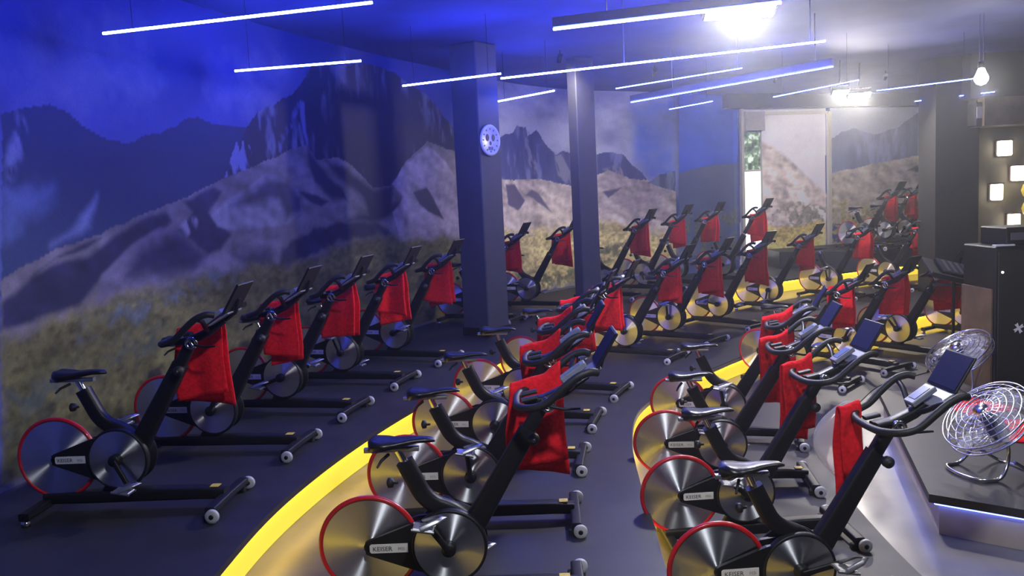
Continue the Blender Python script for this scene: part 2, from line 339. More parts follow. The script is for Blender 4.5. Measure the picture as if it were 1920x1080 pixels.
 ([(21.55,2.24),(22.74,2.43),(23.62,2.52),(25.15,2.68),(25.17,0.98),(21.54,1.18)], (228,214,196), 0.0, 0.02, 'sand'),  # right sand
 ([(23.62,2.24),(24.22,2.43),(24.61,2.32),(24.61,2.08),(24.15,2.16)], (120,112,115), 0.03, 0.03, 'plain'),  # right shade
 ([(21.55,1.72),(22.74,1.52),(25.16,1.58),(25.17,0.36),(21.54,0.49)], (205,192,135), 0.12, 0.12, 'bush'),  # right meadow
]
MURAL.insert([i for i, q in enumerate(MURAL) if q[1] == (106,111,162)][0], ([(16.45, 3.62), (17.51, 3.84), (17.44, 2.18), (16.79, 2.27), (16.48, 2.65)], (120,150,250), .2, .05, 'cloud'))  # bluer sky towards the corner
SKY = (38, 54, 142)
def lattice(seed, n=256):
    return np.random.RandomState(seed).rand(n, n)
LAT = lattice(3)
def vnoise(x, y):
    xi = np.floor(x).astype(int); yi = np.floor(y).astype(int); fx = x - xi; fy = y - yi
    fx = fx * fx * (3 - 2 * fx); fy = fy * fy * (3 - 2 * fy)
    g = lambda a, b: LAT[a % 256, b % 256]
    return (g(xi, yi) * (1 - fx) + g(xi + 1, yi) * fx) * (1 - fy) + (g(xi, yi + 1) * (1 - fx) + g(xi + 1, yi + 1) * fx) * fy
def fbm(x, y, o=4):
    r = 0; a = .5; t = 0
    for k in range(o):
        r = r + a * vnoise(x + 17.3 * k, y + 9.1 * k); t += a; x = x * 2; y = y * 2; a *= .55
    return r / t
def lin(c): return np.array(srgb(*c))
def paint(s, z):
    """linear colour of the printed mural at wall positions (s, z)"""
    n = len(s); out = np.empty((n, 3))
    g = np.clip((z - 2.0) / 1.8, 0, 1)[:, None]
    out[:] = lin((78, 90, 150)) * (1 - g) + lin(SKY) * g
    out *= (.72 + .56 * fbm(s * .8, z * 1.6))[:, None]
    wx = fbm(s * 5, z * 5) - .5; wz = fbm(s * 5 + 40, z * 5 + 11) - .5
    for poly, col, soft, warp, tex in MURAL:
        P = np.array(poly); e = soft + warp + .05
        k = np.nonzero((s > P[:, 0].min() - e) & (s < P[:, 0].max() + e) & (z > P[:, 1].min() - e) & (z < P[:, 1].max() + e))[0]
        if len(k) == 0: continue
        S = s[k] + wx[k] * warp * 2.2; Z = z[k] + wz[k] * warp * 2.2
        ins = np.zeros(len(k), bool); d = np.full(len(k), 9.0)
        for i in range(len(P)):
            a = P[i]; b = P[(i + 1) % len(P)]
            c = ((a[1] > Z) != (b[1] > Z))
            with np.errstate(divide='ignore', invalid='ignore'):
                xx = a[0] + (Z - a[1]) * (b[0] - a[0]) / (b[1] - a[1] if b[1] != a[1] else 1e-9)
            ins ^= c & (S < xx)
            if soft > 0:
                ab = b - a; L = max(ab @ ab, 1e-9); t = np.clip(((S - a[0]) * ab[0] + (Z - a[1]) * ab[1]) / L, 0, 1)
                d = np.minimum(d, np.hypot(S - a[0] - t * ab[0], Z - a[1] - t * ab[1]))
        if soft > 0:
            sd = np.where(ins, d, -d); al = np.clip(.5 + sd / (2 * soft), 0, 1); al = al * al * (3 - 2 * al)
        else: al = ins.astype(float)
        s0, z0 = s[k], z[k]; c3 = np.repeat(lin(col)[None], len(k), 0)
        if tex == 'cloud': al = al * np.clip(.25 + 1.2 * fbm(s0 * 1.5, z0 * 2.6), 0, 1) if soft > 0 else al; c3 = c3 * (.8 + .4 * fbm(s0 * 1.2, z0 * 2.2))[:, None]
        elif tex == 'haze': c3 = c3 * (.85 + .3 * fbm(s0 * 2, z0 * 3))[:, None] + .03 * np.clip((2.5 - z0), 0, 1.2)[:, None] * np.array((.6, .9, 1.3))
        elif tex == 'rock': f = fbm(s0 * 7, z0 * 2.2, 4); c3 = c3 * (.7 + .6 * f)[:, None] + .16 * np.clip((f - .54) * 6, 0, 1)[:, None] * np.array((.9, .95, 1.25))
        elif tex == 'streak': al = al * np.clip((fbm(s0 * 13 + z0 * 4, z0 * 5, 3) - .36) * 5, 0, 1)
        elif tex == 'sand': c3 = c3 * (.70 + .60 * fbm(s0 * 7, z0 * 11, 5))[:, None] * np.clip(1 + 2.3 * (fbm(s0 * 1.9, z0 * 3.0, 4) - fbm(s0 * 1.9 - .16, z0 * 3.0 - .16, 4)), .45, 1.6)[:, None]
        elif tex == 'grass': c3 = c3 * (.2 + 1.6 * fbm(s0 * 14, z0 * 24, 4))[:, None] * (.45 + 1.1 * fbm(s0 * 1.3 + z0 * .6, z0 * 5, 3))[:, None]
        elif tex == 'bush': al = al * np.clip((fbm(s0 * 9, z0 * 11, 4) - .40) * 6, 0, 1); c3 = c3 * (.5 + .9 * fbm(s0 * 22, z0 * 24, 2))[:, None]
        out[k] = out[k] * (1 - al)[:, None] + c3 * al[:, None]
    return out
def mural_mat():
    m = bpy.data.materials.new('mural_print'); m.use_nodes = True; nt = m.node_tree; b = nt.nodes['Principled BSDF']
    at = nt.nodes.new('ShaderNodeVertexColor'); at.layer_name = 'print'
    tc = nt.nodes.new('ShaderNodeTexCoord'); nz = nt.nodes.new('ShaderNodeTexNoise'); nz.inputs['Scale'].default_value = 55; nz.inputs['Detail'].default_value = 3
    mr = nt.nodes.new('ShaderNodeMapRange'); mr.inputs['To Min'].default_value = .78; mr.inputs['To Max'].default_value = 1.22
    mx = nt.nodes.new('ShaderNodeVectorMath'); mx.operation = 'SCALE'
    nt.links.new(tc.outputs['Object'], nz.inputs['Vector']); nt.links.new(nz.outputs['Fac'], mr.inputs['Value'])
    nt.links.new(at.outputs['Color'], mx.inputs[0]); nt.links.new(mr.outputs[0], mx.inputs['Scale']); nt.links.new(mx.outputs[0], b.inputs['Base Color'])
    b.inputs['Roughness'].default_value = .55; b.inputs['Specular IOR Level'].default_value = .25
    return m
M_MURAL = mural_mat()
def mural_wall(name, C, s_off, z0, z1, ds=.0165):
    S = np.r_[0, np.cumsum(np.linalg.norm(np.diff(C, axis=0), axis=1))]
    ns = int(S[-1] / ds) + 1; nz = int((z1 - z0) / ds) + 1
    q = np.linspace(0, S[-1], ns); X = np.interp(q, S, C[:, 0]); Y = np.interp(q, S, C[:, 1]); Z = np.linspace(z0, z1, nz)
    co = np.empty((ns, nz, 3)); co[..., 0] = X[:, None]; co[..., 1] = Y[:, None]; co[..., 2] = Z[None]
    sg = np.repeat(q + s_off, nz); zg = np.tile(Z, ns)
    col = np.ones((ns * nz, 4), np.float32); col[:, :3] = np.clip(paint(sg, zg), 0, 1)
    idx = np.arange(ns * nz).reshape(ns, nz)
    f = np.stack([idx[:-1, :-1], idx[1:, :-1], idx[1:, 1:], idx[:-1, 1:]], -1).reshape(-1, 4)
    # a plain back skin 12 cm behind makes the wall solid
    t = np.gradient(C, axis=0); t /= np.linalg.norm(t, axis=1)[:, None]; B = C + np.stack([-t[:, 1], t[:, 0]], 1) * .12
    nb = len(B); bv = np.concatenate([np.c_[B, np.full(nb, z0)], np.c_[B, np.full(nb, z1)]]); base = ns * nz
    bf = [(base + i + 1, base + i, base + nb + i, base + nb + i + 1) for i in range(nb - 1)]
    V = np.concatenate([co.reshape(-1, 3), bv]); F = np.concatenate([f, np.array(bf)])
    me = bpy.data.meshes.new(name); me.vertices.add(len(V)); me.vertices.foreach_set('co', V.ravel().astype(np.float32))
    me.loops.add(F.size); me.loops.foreach_set('vertex_index', F.ravel().astype(np.int32))
    me.polygons.add(len(F)); me.polygons.foreach_set('loop_start', np.arange(0, F.size, 4, dtype=np.int32))
    me.update(calc_edges=True)
    ca = me.color_attributes.new('print', 'FLOAT_COLOR', 'POINT')
    full = np.ones((len(V), 4), np.float32); full[:ns * nz] = col; full[ns * nz:, :3] = .05
    ca.data.foreach_set('color', full.ravel())
    me.materials.append(M_MURAL)
    o = bpy.data.objects.new(name, me); COL.objects.link(o); o['kind'] = 'structure'
    return o
L_LEFT = float(np.linalg.norm(np.diff(WALL_CURVE, axis=0), axis=1).sum())
L_CORNER = float(np.linalg.norm(CORNER_END - WALL_CURVE[-1]))
mural_wall('wall_left', WALL_CURVE, 0.0, H1, CEIL)
mural_wall('wall_corner', resample(np.array([WALL_CURVE[-1], CORNER_END]), 3), L_LEFT, H1, CEIL)
mural_wall('wall_back', resample(np.array([CORNER_END, BACK_END]), 3), L_LEFT + L_CORNER, H1, 3.62)
# steel skirting strip at the foot of the mural
struct('baseboard_left', slab(offset(WALL_CURVE, .002), offset(WALL_CURVE, .018), H1, H1 + .035, 120), M_SKIRT)
bk = np.array([CORNER_END, BACK_END]); e_b = (BACK_END - CORNER_END) / np.linalg.norm(BACK_END - CORNER_END); n_b = np.array((e_b[1], -e_b[0]))
def wb(d, out, z):                                      # a point on the back wall: metres along it, metres out of it, height
    q = CORNER_END + e_b * d + n_b * out; return (q[0], q[1], z)
def wall_box(m, d0, d1, o0, o1, z0, z1, mi=0):
    vs = [wb(d, o, z) for z in (z0, z1) for o in (o0, o1) for d in (d0, d1)]
    m.add(vs, [(0, 2, 3, 1), (4, 5, 7, 6), (0, 1, 5, 4), (2, 6, 7, 3), (0, 4, 6, 2), (1, 3, 7, 5)], mi)
mb = MB(); wall_box(mb, -.3, 6.7, -.1, .25, 3.62, CEIL); struct('trim_2', mb, M_DARKCOL)
# narrow window with daylight behind it
def foliage_mat():
    m = bpy.data.materials.new('foliage_outside'); m.use_nodes = True; nt = m.node_tree; b = nt.nodes['Principled BSDF']
    tc = nt.nodes.new('ShaderNodeTexCoord'); nz = nt.nodes.new('ShaderNodeTexNoise'); nz.inputs['Scale'].default_value = 9; nz.inputs['Detail'].default_value = 6
    rp = nt.nodes.new('ShaderNodeValToRGB'); rp.color_ramp.elements[0].color = (.02, .035, .02, 1); rp.color_ramp.elements[0].position = .35
    rp.color_ramp.elements[1].color = (.75, .9, .7, 1); rp.color_ramp.elements[1].position = .72
    x = rp.color_ramp.elements.new(.55); x.color = (.12, .19, .10, 1)
    nt.links.new(tc.outputs['Object'], nz.inputs['Vector']); nt.links.new(nz.outputs['Fac'], rp.inputs[0])
    nt.links.new(rp.outputs[0], b.inputs['Base Color']); nt.links.new(rp.outputs[0], b.inputs['Emission Color']); b.inputs['Emission Strength'].default_value = .9
    return m
M_DAY = mat('daylit_frosted_glass', (.8, .82, .85), .4, noise=.04, emit=(1, .98, .94), estr=1.5)
M_PANEL = mat('pale_shutter_box', (.52, .50, .46), .6, noise=.1)
win = empty('window_1', wb(.42, .02, H1)); win['kind'] = 'structure'
def wpart(name, bx, m):
    k = MB(); wall_box(k, *bx); o = obj(name, k, m); o.parent = win; o.matrix_parent_inverse = Matrix.Translation(win.location).inverted(); return o
wpart('window_frame', (.14, .20, .01, .09, H1, 3.62), M_FRAME)
wpart('window_frame', (.62, .65, .01, .05, H1, 3.3), M_PANEL)
wpart('pane', (.20, .62, .012, .03, .62, 2.36), M_DAY)
wpart('pane', (.20, .62, .012, .03, 2.40, 3.16), foliage_mat())
wpart('glazing_bar', (.20, .62, .01, .05, 2.36, 2.40), M_FRAME)
wpart('shutter_box', (.20, .66, .012, .16, 3.18, 3.56), M_PANEL)
wpart('sill', (.20, .62, .01, .06, .56, .62), M_FRAME)
mb = MB(); wall_box(mb, 2.29, 2.37, .01, .08, H1, 3.55); struct('trim_3', mb, M_FRAME)
mb = MB(); wall_box(mb, .66, 2.3, .01, .05, 3.50, 3.56); struct('trim_4', mb, M_FRAME)

# columns, right-hand walls
def pillar(name, cx, cy, w, d, rz, z0, base):
    t = empty(name, (cx, cy, z0), rz); t['kind'] = 'structure'
    k = MB(); k.box((-w/2, -d/2, 0), (w/2, d/2, CEIL - z0), ch=.012); obj('shaft', k, M_COLUMN, t)
    if base:
        k = MB(); k.box((-w/2 - .012, -d/2 - .012, 0), (w/2 + .012, d/2 + .012, base), ch=.006); obj('plinth', k, M_BLACK, t)
    return t
p1 = pillar('pillar_1', -.335, 10.25, .40, .40, math.radians(52), H1, .10)
p2 = pillar('pillar_2', 1.06, 11.60, .30, .22, math.radians(28), H1, .10)
mb = MB(); mb.box((6.70, 13.2, 0), (7.38, 13.75, CEIL)); struct('pillar_3', mb, M_DARKCOL)
mb = MB(); mb.box((7.38, 13.4, 0), (12.5, 13.55, 2.85)); struct('wall_right', mb, M_GREYWALL)
mb = MB(); mb.box((7.2, 12.75, 2.80), (12.5, 13.6, 3.22)); struct('trim_5', mb, M_BROWN)
mb = MB(); mb.box((7.1, 12.95, 3.22), (12.5, 13.6, CEIL)); struct('trim_6', mb, M_DARKCOL)

# ------------------------------------------------------------------ spin bike (x forward, y left, origin on the floor below the crank)
XF, ZF, RF = -.373, .312, .236
ZP, RP = .309, .174
M_LCD.cycles.emission_sampling = 'NONE'
def text_faces(body, size):
    cu = bpy.data.curves.new('lettering', 'FONT'); cu.body = body; cu.size = size; cu.resolution_u = 2; cu.align_x = 'LEFT'
    o = bpy.data.objects.new('lettering', cu); COL.objects.link(o)
    dg = bpy.context.evaluated_depsgraph_get(); me = bpy.data.meshes.new_from_object(o.evaluated_get(dg))
    vs = [tuple(v.co) for v in me.vertices]; fs = [tuple(p.vertices) for p in me.polygons]
    bpy.data.objects.remove(o); bpy.data.curves.remove(cu); bpy.data.meshes.remove(me)
    return vs, fs
def bike_proto():
    b = empty('spin_bike')
    # --- base
    k = MB(); k.tube([(-.47, 0, .078), (-.2, 0, .082), (.1, 0, .088), (.45, 0, .088), (.58, 0, .080)], [(.04, .03), (.046, .034), (.048, .036), (.044, .034), (.038, .030)], sq=.35, n=16); bb = obj('base_beam', k, M_BLACK, b)
    k = MB(); k.prism([(.495, -.024), (.545, -.024), (.545, .026), (.495, .026)], .1205, .1235, axis='Z'); obj('caution_sticker', k, M_STICKER, bb)
    k = MB(); k.tube([(.585, -.245, .062), (.585, 0, .066), (.585, .245, .062)], (.028, .021), sq=.35, n=16, up=(1, 0, 0)); fs = obj('front_stabilizer', k, M_BLACK, b)
    for s in (-1, 1):
        k = MB(); k.lathe([(.016, -.013), (.034, -.013), (.038, -.007), (.038, .007), (.034, .013), (.016, .013)], 24); wo = obj('transport_wheel', k, M_WHEEL, fs, (.605, s * .268, .042))
        k = MB(); k.lathe([(.004, -.016), (.013, -.016), (.013, .016), (.004, .016)], 14); k.tube([(0, -s * .03, .0), (0, s * .005, 0)], .008, n=8); obj('axle_cap', k, M_BLACK, fs, (.605, s * .268, .042))
        k = MB(); k.box((-.03, -.018, .0), (.03, .018, .045), ch=.006); obj('foot_pad', k, M_RUBBERB, fs, (.57, s * .222, 0))
    k = MB(); k.tube([(-.45, -.25, .055), (-.45, 0, .062), (-.45, .25, .055)], (.030, .022), sq=.35, n=16, up=(1, 0, 0)); rs = obj('rear_stabilizer', k, M_BLACK, b)
    for s in (-1, 1):
        k = MB(); k.lathe([(.006, 0), (.024, 0), (.024, .03), (.008, .034)], 14, 'Z'); obj('leveling_foot', k, M_CHROME, rs, (-.45, s * .235, 0))
    # --- frame
    k = MB(); k.tube([(-.075, 0, .085), (.02, 0, .235), (.11, 0, .382), (.25, 0, .608), (.385, 0, .826)], [(.036, .065), (.036, .060), (.036, .054), (.035, .046), (.034, .042)], sq=.4, n=18); mp = obj('main_post', k, M_BLACK, b)
    k = MB(); k.lathe([(.008, -.06), (.010, -.045), (.016, -.044), (.027, -.034), (.027, -.012), (.012, -.008), (.012, .03)], 16); obj('adjusting_knob', k, M_RUBBERB, mp, (.405, -.055, .80))
    k = MB(); k.tube(spline([(.085, 0, .395), (.02, 0, .455), (-.06, 0, .492), (-.115, 0, .545), (-.155, 0, .625), (-.19, 0, .70)], 5), [(.032, .040)] * 26, sq=.5, n=14); st = obj('seat_tube', k, M_BLACK, b)
    k = MB(); k.lathe([(.006, 0), (.008, .02), (.022, .024), (.024, .045), (.010, .052)], 14, 'X'); obj('adjusting_knob', k, M_RUBBERB, st, (-.225, 0, .60)).rotation_euler = (0, math.radians(180), 0)
    k = MB(); k.tube([(-.175, 0, .665), (-.215, 0, .752)], .018, n=12); obj('seat_post', k, M_CHROME, b)
    k = MB(); k.tube([(-.37, 0, .757), (-.12, 0, .757)], (.016, .011), sq=.4, n=12); sl = obj('saddle_rail', k, M_ALU, b)
    k = MB(); k.tube([(-.26, -.004, .735), (-.285, -.06, .722), (-.30, -.085, .70)], [.008, .007, .005], n=8); obj('clamp_lever', k, M_BLACK, sl)
    xs = np.linspace(-.350, -.045, 15); rings = []
    for i, x in enumerate(xs):
        t = i / 14
        hw = .086 * (1 - max(0, (t - .30) / .70) ** .62 * .74) * min(1, math.sqrt(max(.02, 1 - (1 - min(1, t / .20)) ** 2))) * (1 if t < .93 else math.sqrt(max(.05, 1 - ((t - .93) / .072) ** 2)))
        zt = .806 + .020 * max(0, 1 - t / .45) ** 1.3 + .006 * math.sin(math.pi * max(0, t - .4) / .6) - (.010 * ((t - .9) / .1) ** 2 if t > .9 else 0) - (.020 * (1 - t / .08) ** 2 if t < .08 else 0)
        zb = .736 + .048 * min(1, t / .75) ** .8 + (.012 * (1 - t / .08) if t < .08 else 0)
        zc = (zt + zb) / 2; th = (zt - zb) / 2
        ring = []
        for q in range(18):
            a = 2 * math.pi * q / 18; c, d = math.cos(a), math.sin(a)
            ring.append((x, hw * math.copysign(abs(c) ** .8, c) * (1 if d > -.3 else .82), zc + th * math.copysign(abs(d) ** .85, d) - .009 * math.exp(-(c * 3) ** 2) * (d > 0) * (1 - t)))
        rings.append(ring)
    k = MB(); k.loft(rings); obj('saddle', k, M_SADDLE, b)
    # --- flywheel and belt drive
    k = MB(); k.lathe([(.012, -.022), (.05, -.016), (.214, -.008), (.214, .008), (.05, .016), (.012, .022)], 72, smooth=False); fw = obj('flywheel', k, M_DISC, b, (XF, -.01, ZF))
    k = MB(); k.torus(.225, .0115, 72, 10, ry=.014); obj('red_rim', k, M_RED, fw)
    k = MB(); k.lathe([(.004, -.042), (.018, -.042), (.022, -.03), (.022, .03), (.018, .042), (.004, .042)], 18); obj('hub', k, M_BLACK, fw)
    guard = [(-.385, .285), (-.365, .275), (-.15, .195), (-.02, .16), (-.02, .44), (-.15, .425), (-.365, .348), (-.385, .338)]
    for s in (-1, 1):
        k = MB(); k.prism(guard, s * .030, s * .052); g = obj('belt_guard', k, M_BLACK, b)
        if s < 0:
            k = MB(); y0 = -.052; k.prism([(-.365, .296), (-.358, .289), (-.19, .289), (-.19, .331), (-.358, .331), (-.365, .324)], y0 - .0025, y0)
            vs, fs_ = text_faces('KEISER', .030); k.add([(-.352 + x * 1.02, y0 - .0035, .299 + y) for x, y, z in vs], [tuple(reversed(f)) for f in fs_], 1)
            vs, fs_ = text_faces('M3i', .022); k.add([(-.236 + x, y0 - .0035, .300 + y) for x, y, z in vs], [tuple(reversed(f)) for f in fs_], 2)
            obj('name_plate', k, [M_WHITE, M_INK, M_ALU], g)
    k = MB(); k.lathe([(.03, -.006), (.160, -.002), (.160, .002), (.03, .006)], 64, smooth=False); pd = obj('crank_pulley', k, M_DISC, b, (0, -.060, ZP))
    k = MB(); k.torus(.166, .0095, 64, 8, ry=.024, c=(0, .016, 0)); obj('pulley_rim', k, M_BLACK, pd)
    k = MB(); k.lathe([(.01, .0), (.168, .0), (.168, -.016), (.01, -.022)], 56, c=(0, .132, 0)); obj('pulley_cover', k, M_BLACK, pd)
    for s in (-1, 1):
        k = MB(); k.lathe([(.006, -.03), (.030, -.03), (.034, -.02), (.034, .02), (.012, .022)] if s < 0 else [(.012, -.022), (.034, -.02), (.034, .02), (.030, .03), (.006, .03)], 20)
        k.tube([(0, s * .022, 0), (.05, s * .026, 0), (.168, s * .034, 0)], [(.011, .016), (.010, .014), (.009, .013)], sq=.6, n=10)
        c = obj('crank_arm', k, M_BLACK, b, (0, s * .078, ZP))
        k = MB(); k.box((-.046, -.04, -.009), (.046, .04, .009), ch=.004)
        for q in (-1, 1): k.tube([(-.05, q * .038, 0), (.05, q * .038, 0)], .007, n=6, up=(0, 0, 1))
        k.tube([(-.01, -.045, .012), (.055, -.03, .05), (.085, 0, .062), (.055, .03, .05), (-.01, .045, .012)], (.014, .003), n=8, up=(1, 0, 0))
        k.tube([(0, -s * .065, 0), (0, s * .02, 0)], .007, n=8)
        obj('pedal', k, [M_ALU], c, (.168, s * .095, 0))
    # --- handlebar assembly (these ride up when the post is raised)
    up = []
    k = MB(); k.tube([(.30, 0, .69), (.40, 0, .852), (.455, 0, .942)], (.026, .032), sq=.5, n=14); up.append(obj('inner_post', k, M_BLACK, b))
    k = MB(); k.tube([(.37, 0, .952), (.46, 0, .955), (.56, 0, 1.00), (.66, 0, 1.065)], [(.03, .018), (.036, .026), (.034, .024), (.03, .016)], sq=.5, n=14); up.append(obj('stem', k, M_BLACK, b)); stem = up[-1]
    k = MB(); k.torus(.028, .009, 20, 8, 'Y', c=(.475, -.045, .945)); k.tube([(.455, -.04, .975), (.49, -.045, .92)], .010, n=8); obj('clamp_ring', k, M_CHROME, stem)
    k = MB(); k.tube([(.49, -.045, .935), (.55, -.06, .925), (.62, -.07, .928)], [(.010, .008), (.009, .007), (.006, .005)], n=8); obj('resistance_lever', k, M_BLACK, stem)
    half = [(.69, .215, 1.118), (.655, .232, 1.124), (.60, .240, 1.105), (.535, .238, 1.055), (.465, .228, .995), (.40, .205, .972), (.352, .14, .962), (.337, .06, .958)]
    full = half + [(x, -y, z) for x, y, z in reversed(half)]
    k = MB(); pts = spline(full, 5); k.tube(pts, .0175, n=12, up=(0, 0, 1)); hb = obj('handlebar', k, M_RUBBERB, b); up.append(hb)
    for s in (-1, 1):
        k = MB(); k.tube(spline([(.61, s * .235, 1.100), (.60, s * .16, 1.075), (.575, s * .06, 1.02), (.57, 0, 1.01)], 4), .013, n=10, up=(0, 0, 1)); obj('brace', k, M_BLACK, hb)
        k = MB(); k.tube([(.36, s * .06, .972), (.43, s * .06, .985)], (.022, .009), sq=.5, n=10); obj('elbow_rest', k, M_RUBBERB, hb)
    def tilted(x0, z0, x1, z1, w0, w1, th, ch=.004):
        k = MB(); d = Vector((x1 - x0, 0, z1 - z0)); L = d.length; k.box((0, -w0, -th), (L, w1, 0), ch=ch)
        o = Matrix(((d.x / L, 0, -d.z / L, x0), (0, 1, 0, 0), (d.z / L, 0, d.x / L, z0), (0, 0, 0, 1)))
        k.v = [tuple(o @ Vector(v)) for v in k.v]; return k
    co = obj('console', tilted(.535, 1.055, .645, 1.128, .04, .04, .026), M_CONSOLE, b); up.append(co)
    obj('display', tilted(.555, 1.0695, .628, 1.118, .028, .028, .003, .001), M_LCD, co).location = (-.001, 0, .0016)
    k = tilted(.60, 1.05, .715, 1.115, .10, .10, .010); up.append(obj('media_tray', k, M_CONSOLE, b))
    tb = obj('tablet_holder', tilted(.690, 1.112, .785, 1.268, .118, .118, .012), M_BLACK, b); up.append(tb)
    obj('screen', tilted(.694, 1.121, .781, 1.262, .110, .110, .002, .0005), M_SCREEN, tb).location = (-.0014, 0, .0010)
    k = MB(); k.tube([(.66, 0, 1.06), (.72, 0, 1.10), (.745, 0, 1.18)], (.02, .010), n=8); obj('bracket', k, M_BLACK, tb)
    for o in up: o['rides_up'] = 1
    return b
def copy_tree(o, parent=None):
    c = o.copy(); COL.objects.link(c); c.parent = parent
    for ch in list(o.children): copy_tree(ch, c)
    return c
PROTO = bike_proto()
PD = Vector((.52, 0, .854))

# ------------------------------------------------------------------ towels
def towel_mesh(seed, x0=.305, x1=.545, zo=.57, zi=.63):
    """folded cloth over the left side of the handlebar: outer hem at height zo, inner hem at zi"""
    rnd = random.Random(seed); me = MB(); nu, nv = 18, 36
    bar = [(.30, .13, .962), (.40, .205, .972), (.465, .228, .995), (.535, .238, 1.055), (.60, .240, 1.105), (.66, .232, 1.124)]
    bx = [q[0] for q in bar]
    p1, p2, p3 = [rnd.uniform(0, 6.3) for _ in range(3)]; f1, f2 = rnd.uniform(18, 26), rnd.uniform(38, 52)
    R = .030; vs = []; arc = math.pi * R
    for i in range(nu + 1):
        u = i / nu; x = x0 + (x1 - x0) * u
        yb = float(np.interp(x, bx, [q[1] for q in bar])) * .55 + .45 * .215; zb = float(np.interp(x, bx, [q[2] for q in bar])) * .8 + .2 * 1.02 + .004
        slope = .05 * math.sin(p1) * (u - .5)
        lo = zb - zo - slope; li = zb - zi + slope; tot = lo + arc + li
        for j in range(nv + 1):
            s = tot * j / nv
            if s < lo: h = lo - s; y, z = yb + R, zb - h; side = 1
            elif s < lo + arc: a = (s - lo) / R; y, z = yb + R * math.cos(a), zb + R * math.sin(a); h = 0; side = 0
            else: h = s - lo - arc; y, z = yb - R, zb - h; side = -1
            w = min(1, h / .2)
            y += side * w * (.014 * math.sin(f1 * x + p1 + side) + .006 * math.sin(f2 * x + p2)) + side * .02 * w
            xx = x + (u - .5) * .06 * w * (.4 + .6 * math.sin(p3)) + .010 * w * math.sin(9 * h + p3)
            vs.append((xx, y, z + .004 * math.sin(40 * x + p2) * (side == 0)))
    fs = [(i * (nv + 1) + j, (i + 1) * (nv + 1) + j, (i + 1) * (nv + 1) + j + 1, i * (nv + 1) + j + 1) for i in range(nu) for j in range(nv)]
    # give the cloth real thickness: offset skin and closing rim
    n = len(vs); th = .011
    P = np.array(vs).reshape(nu + 1, nv + 1, 3); N = np.cross(np.gradient(P, axis=0), np.gradient(P, axis=1)); N /= np.linalg.norm(N, axis=2)[..., None]
    Q = (P + N * th).reshape(-1, 3)
    fs2 = [tuple(n + q for q in reversed(f)) for f in fs]
    ring = [i * (nv + 1) for i in range(nu + 1)] + [nu * (nv + 1) + j for j in range(1, nv + 1)] + [i * (nv + 1) + nv for i in range(nu - 1, -1, -1)] + [j for j in range(nv - 1, 0, -1)]
    rim = [(ring[i], ring[(i + 1) % len(ring)], n + ring[(i + 1) % len(ring)], n + ring[i]) for i in range(len(ring))]
    me.add(vs + [tuple(q) for q in Q], fs + fs2 + rim, 0, True)
    return me.mesh('towel', M_TOWEL)
TOWELS = [towel_mesh(k, zo=.54 + .03 * (k % 3), zi=.60 + .035 * (k % 2)) for k in range(7)]
T_NARROW = towel_mesh(21, .285, .405, .545, .66)
T_MID = towel_mesh(23, .30, .50, .52, .60)

D = math.radians
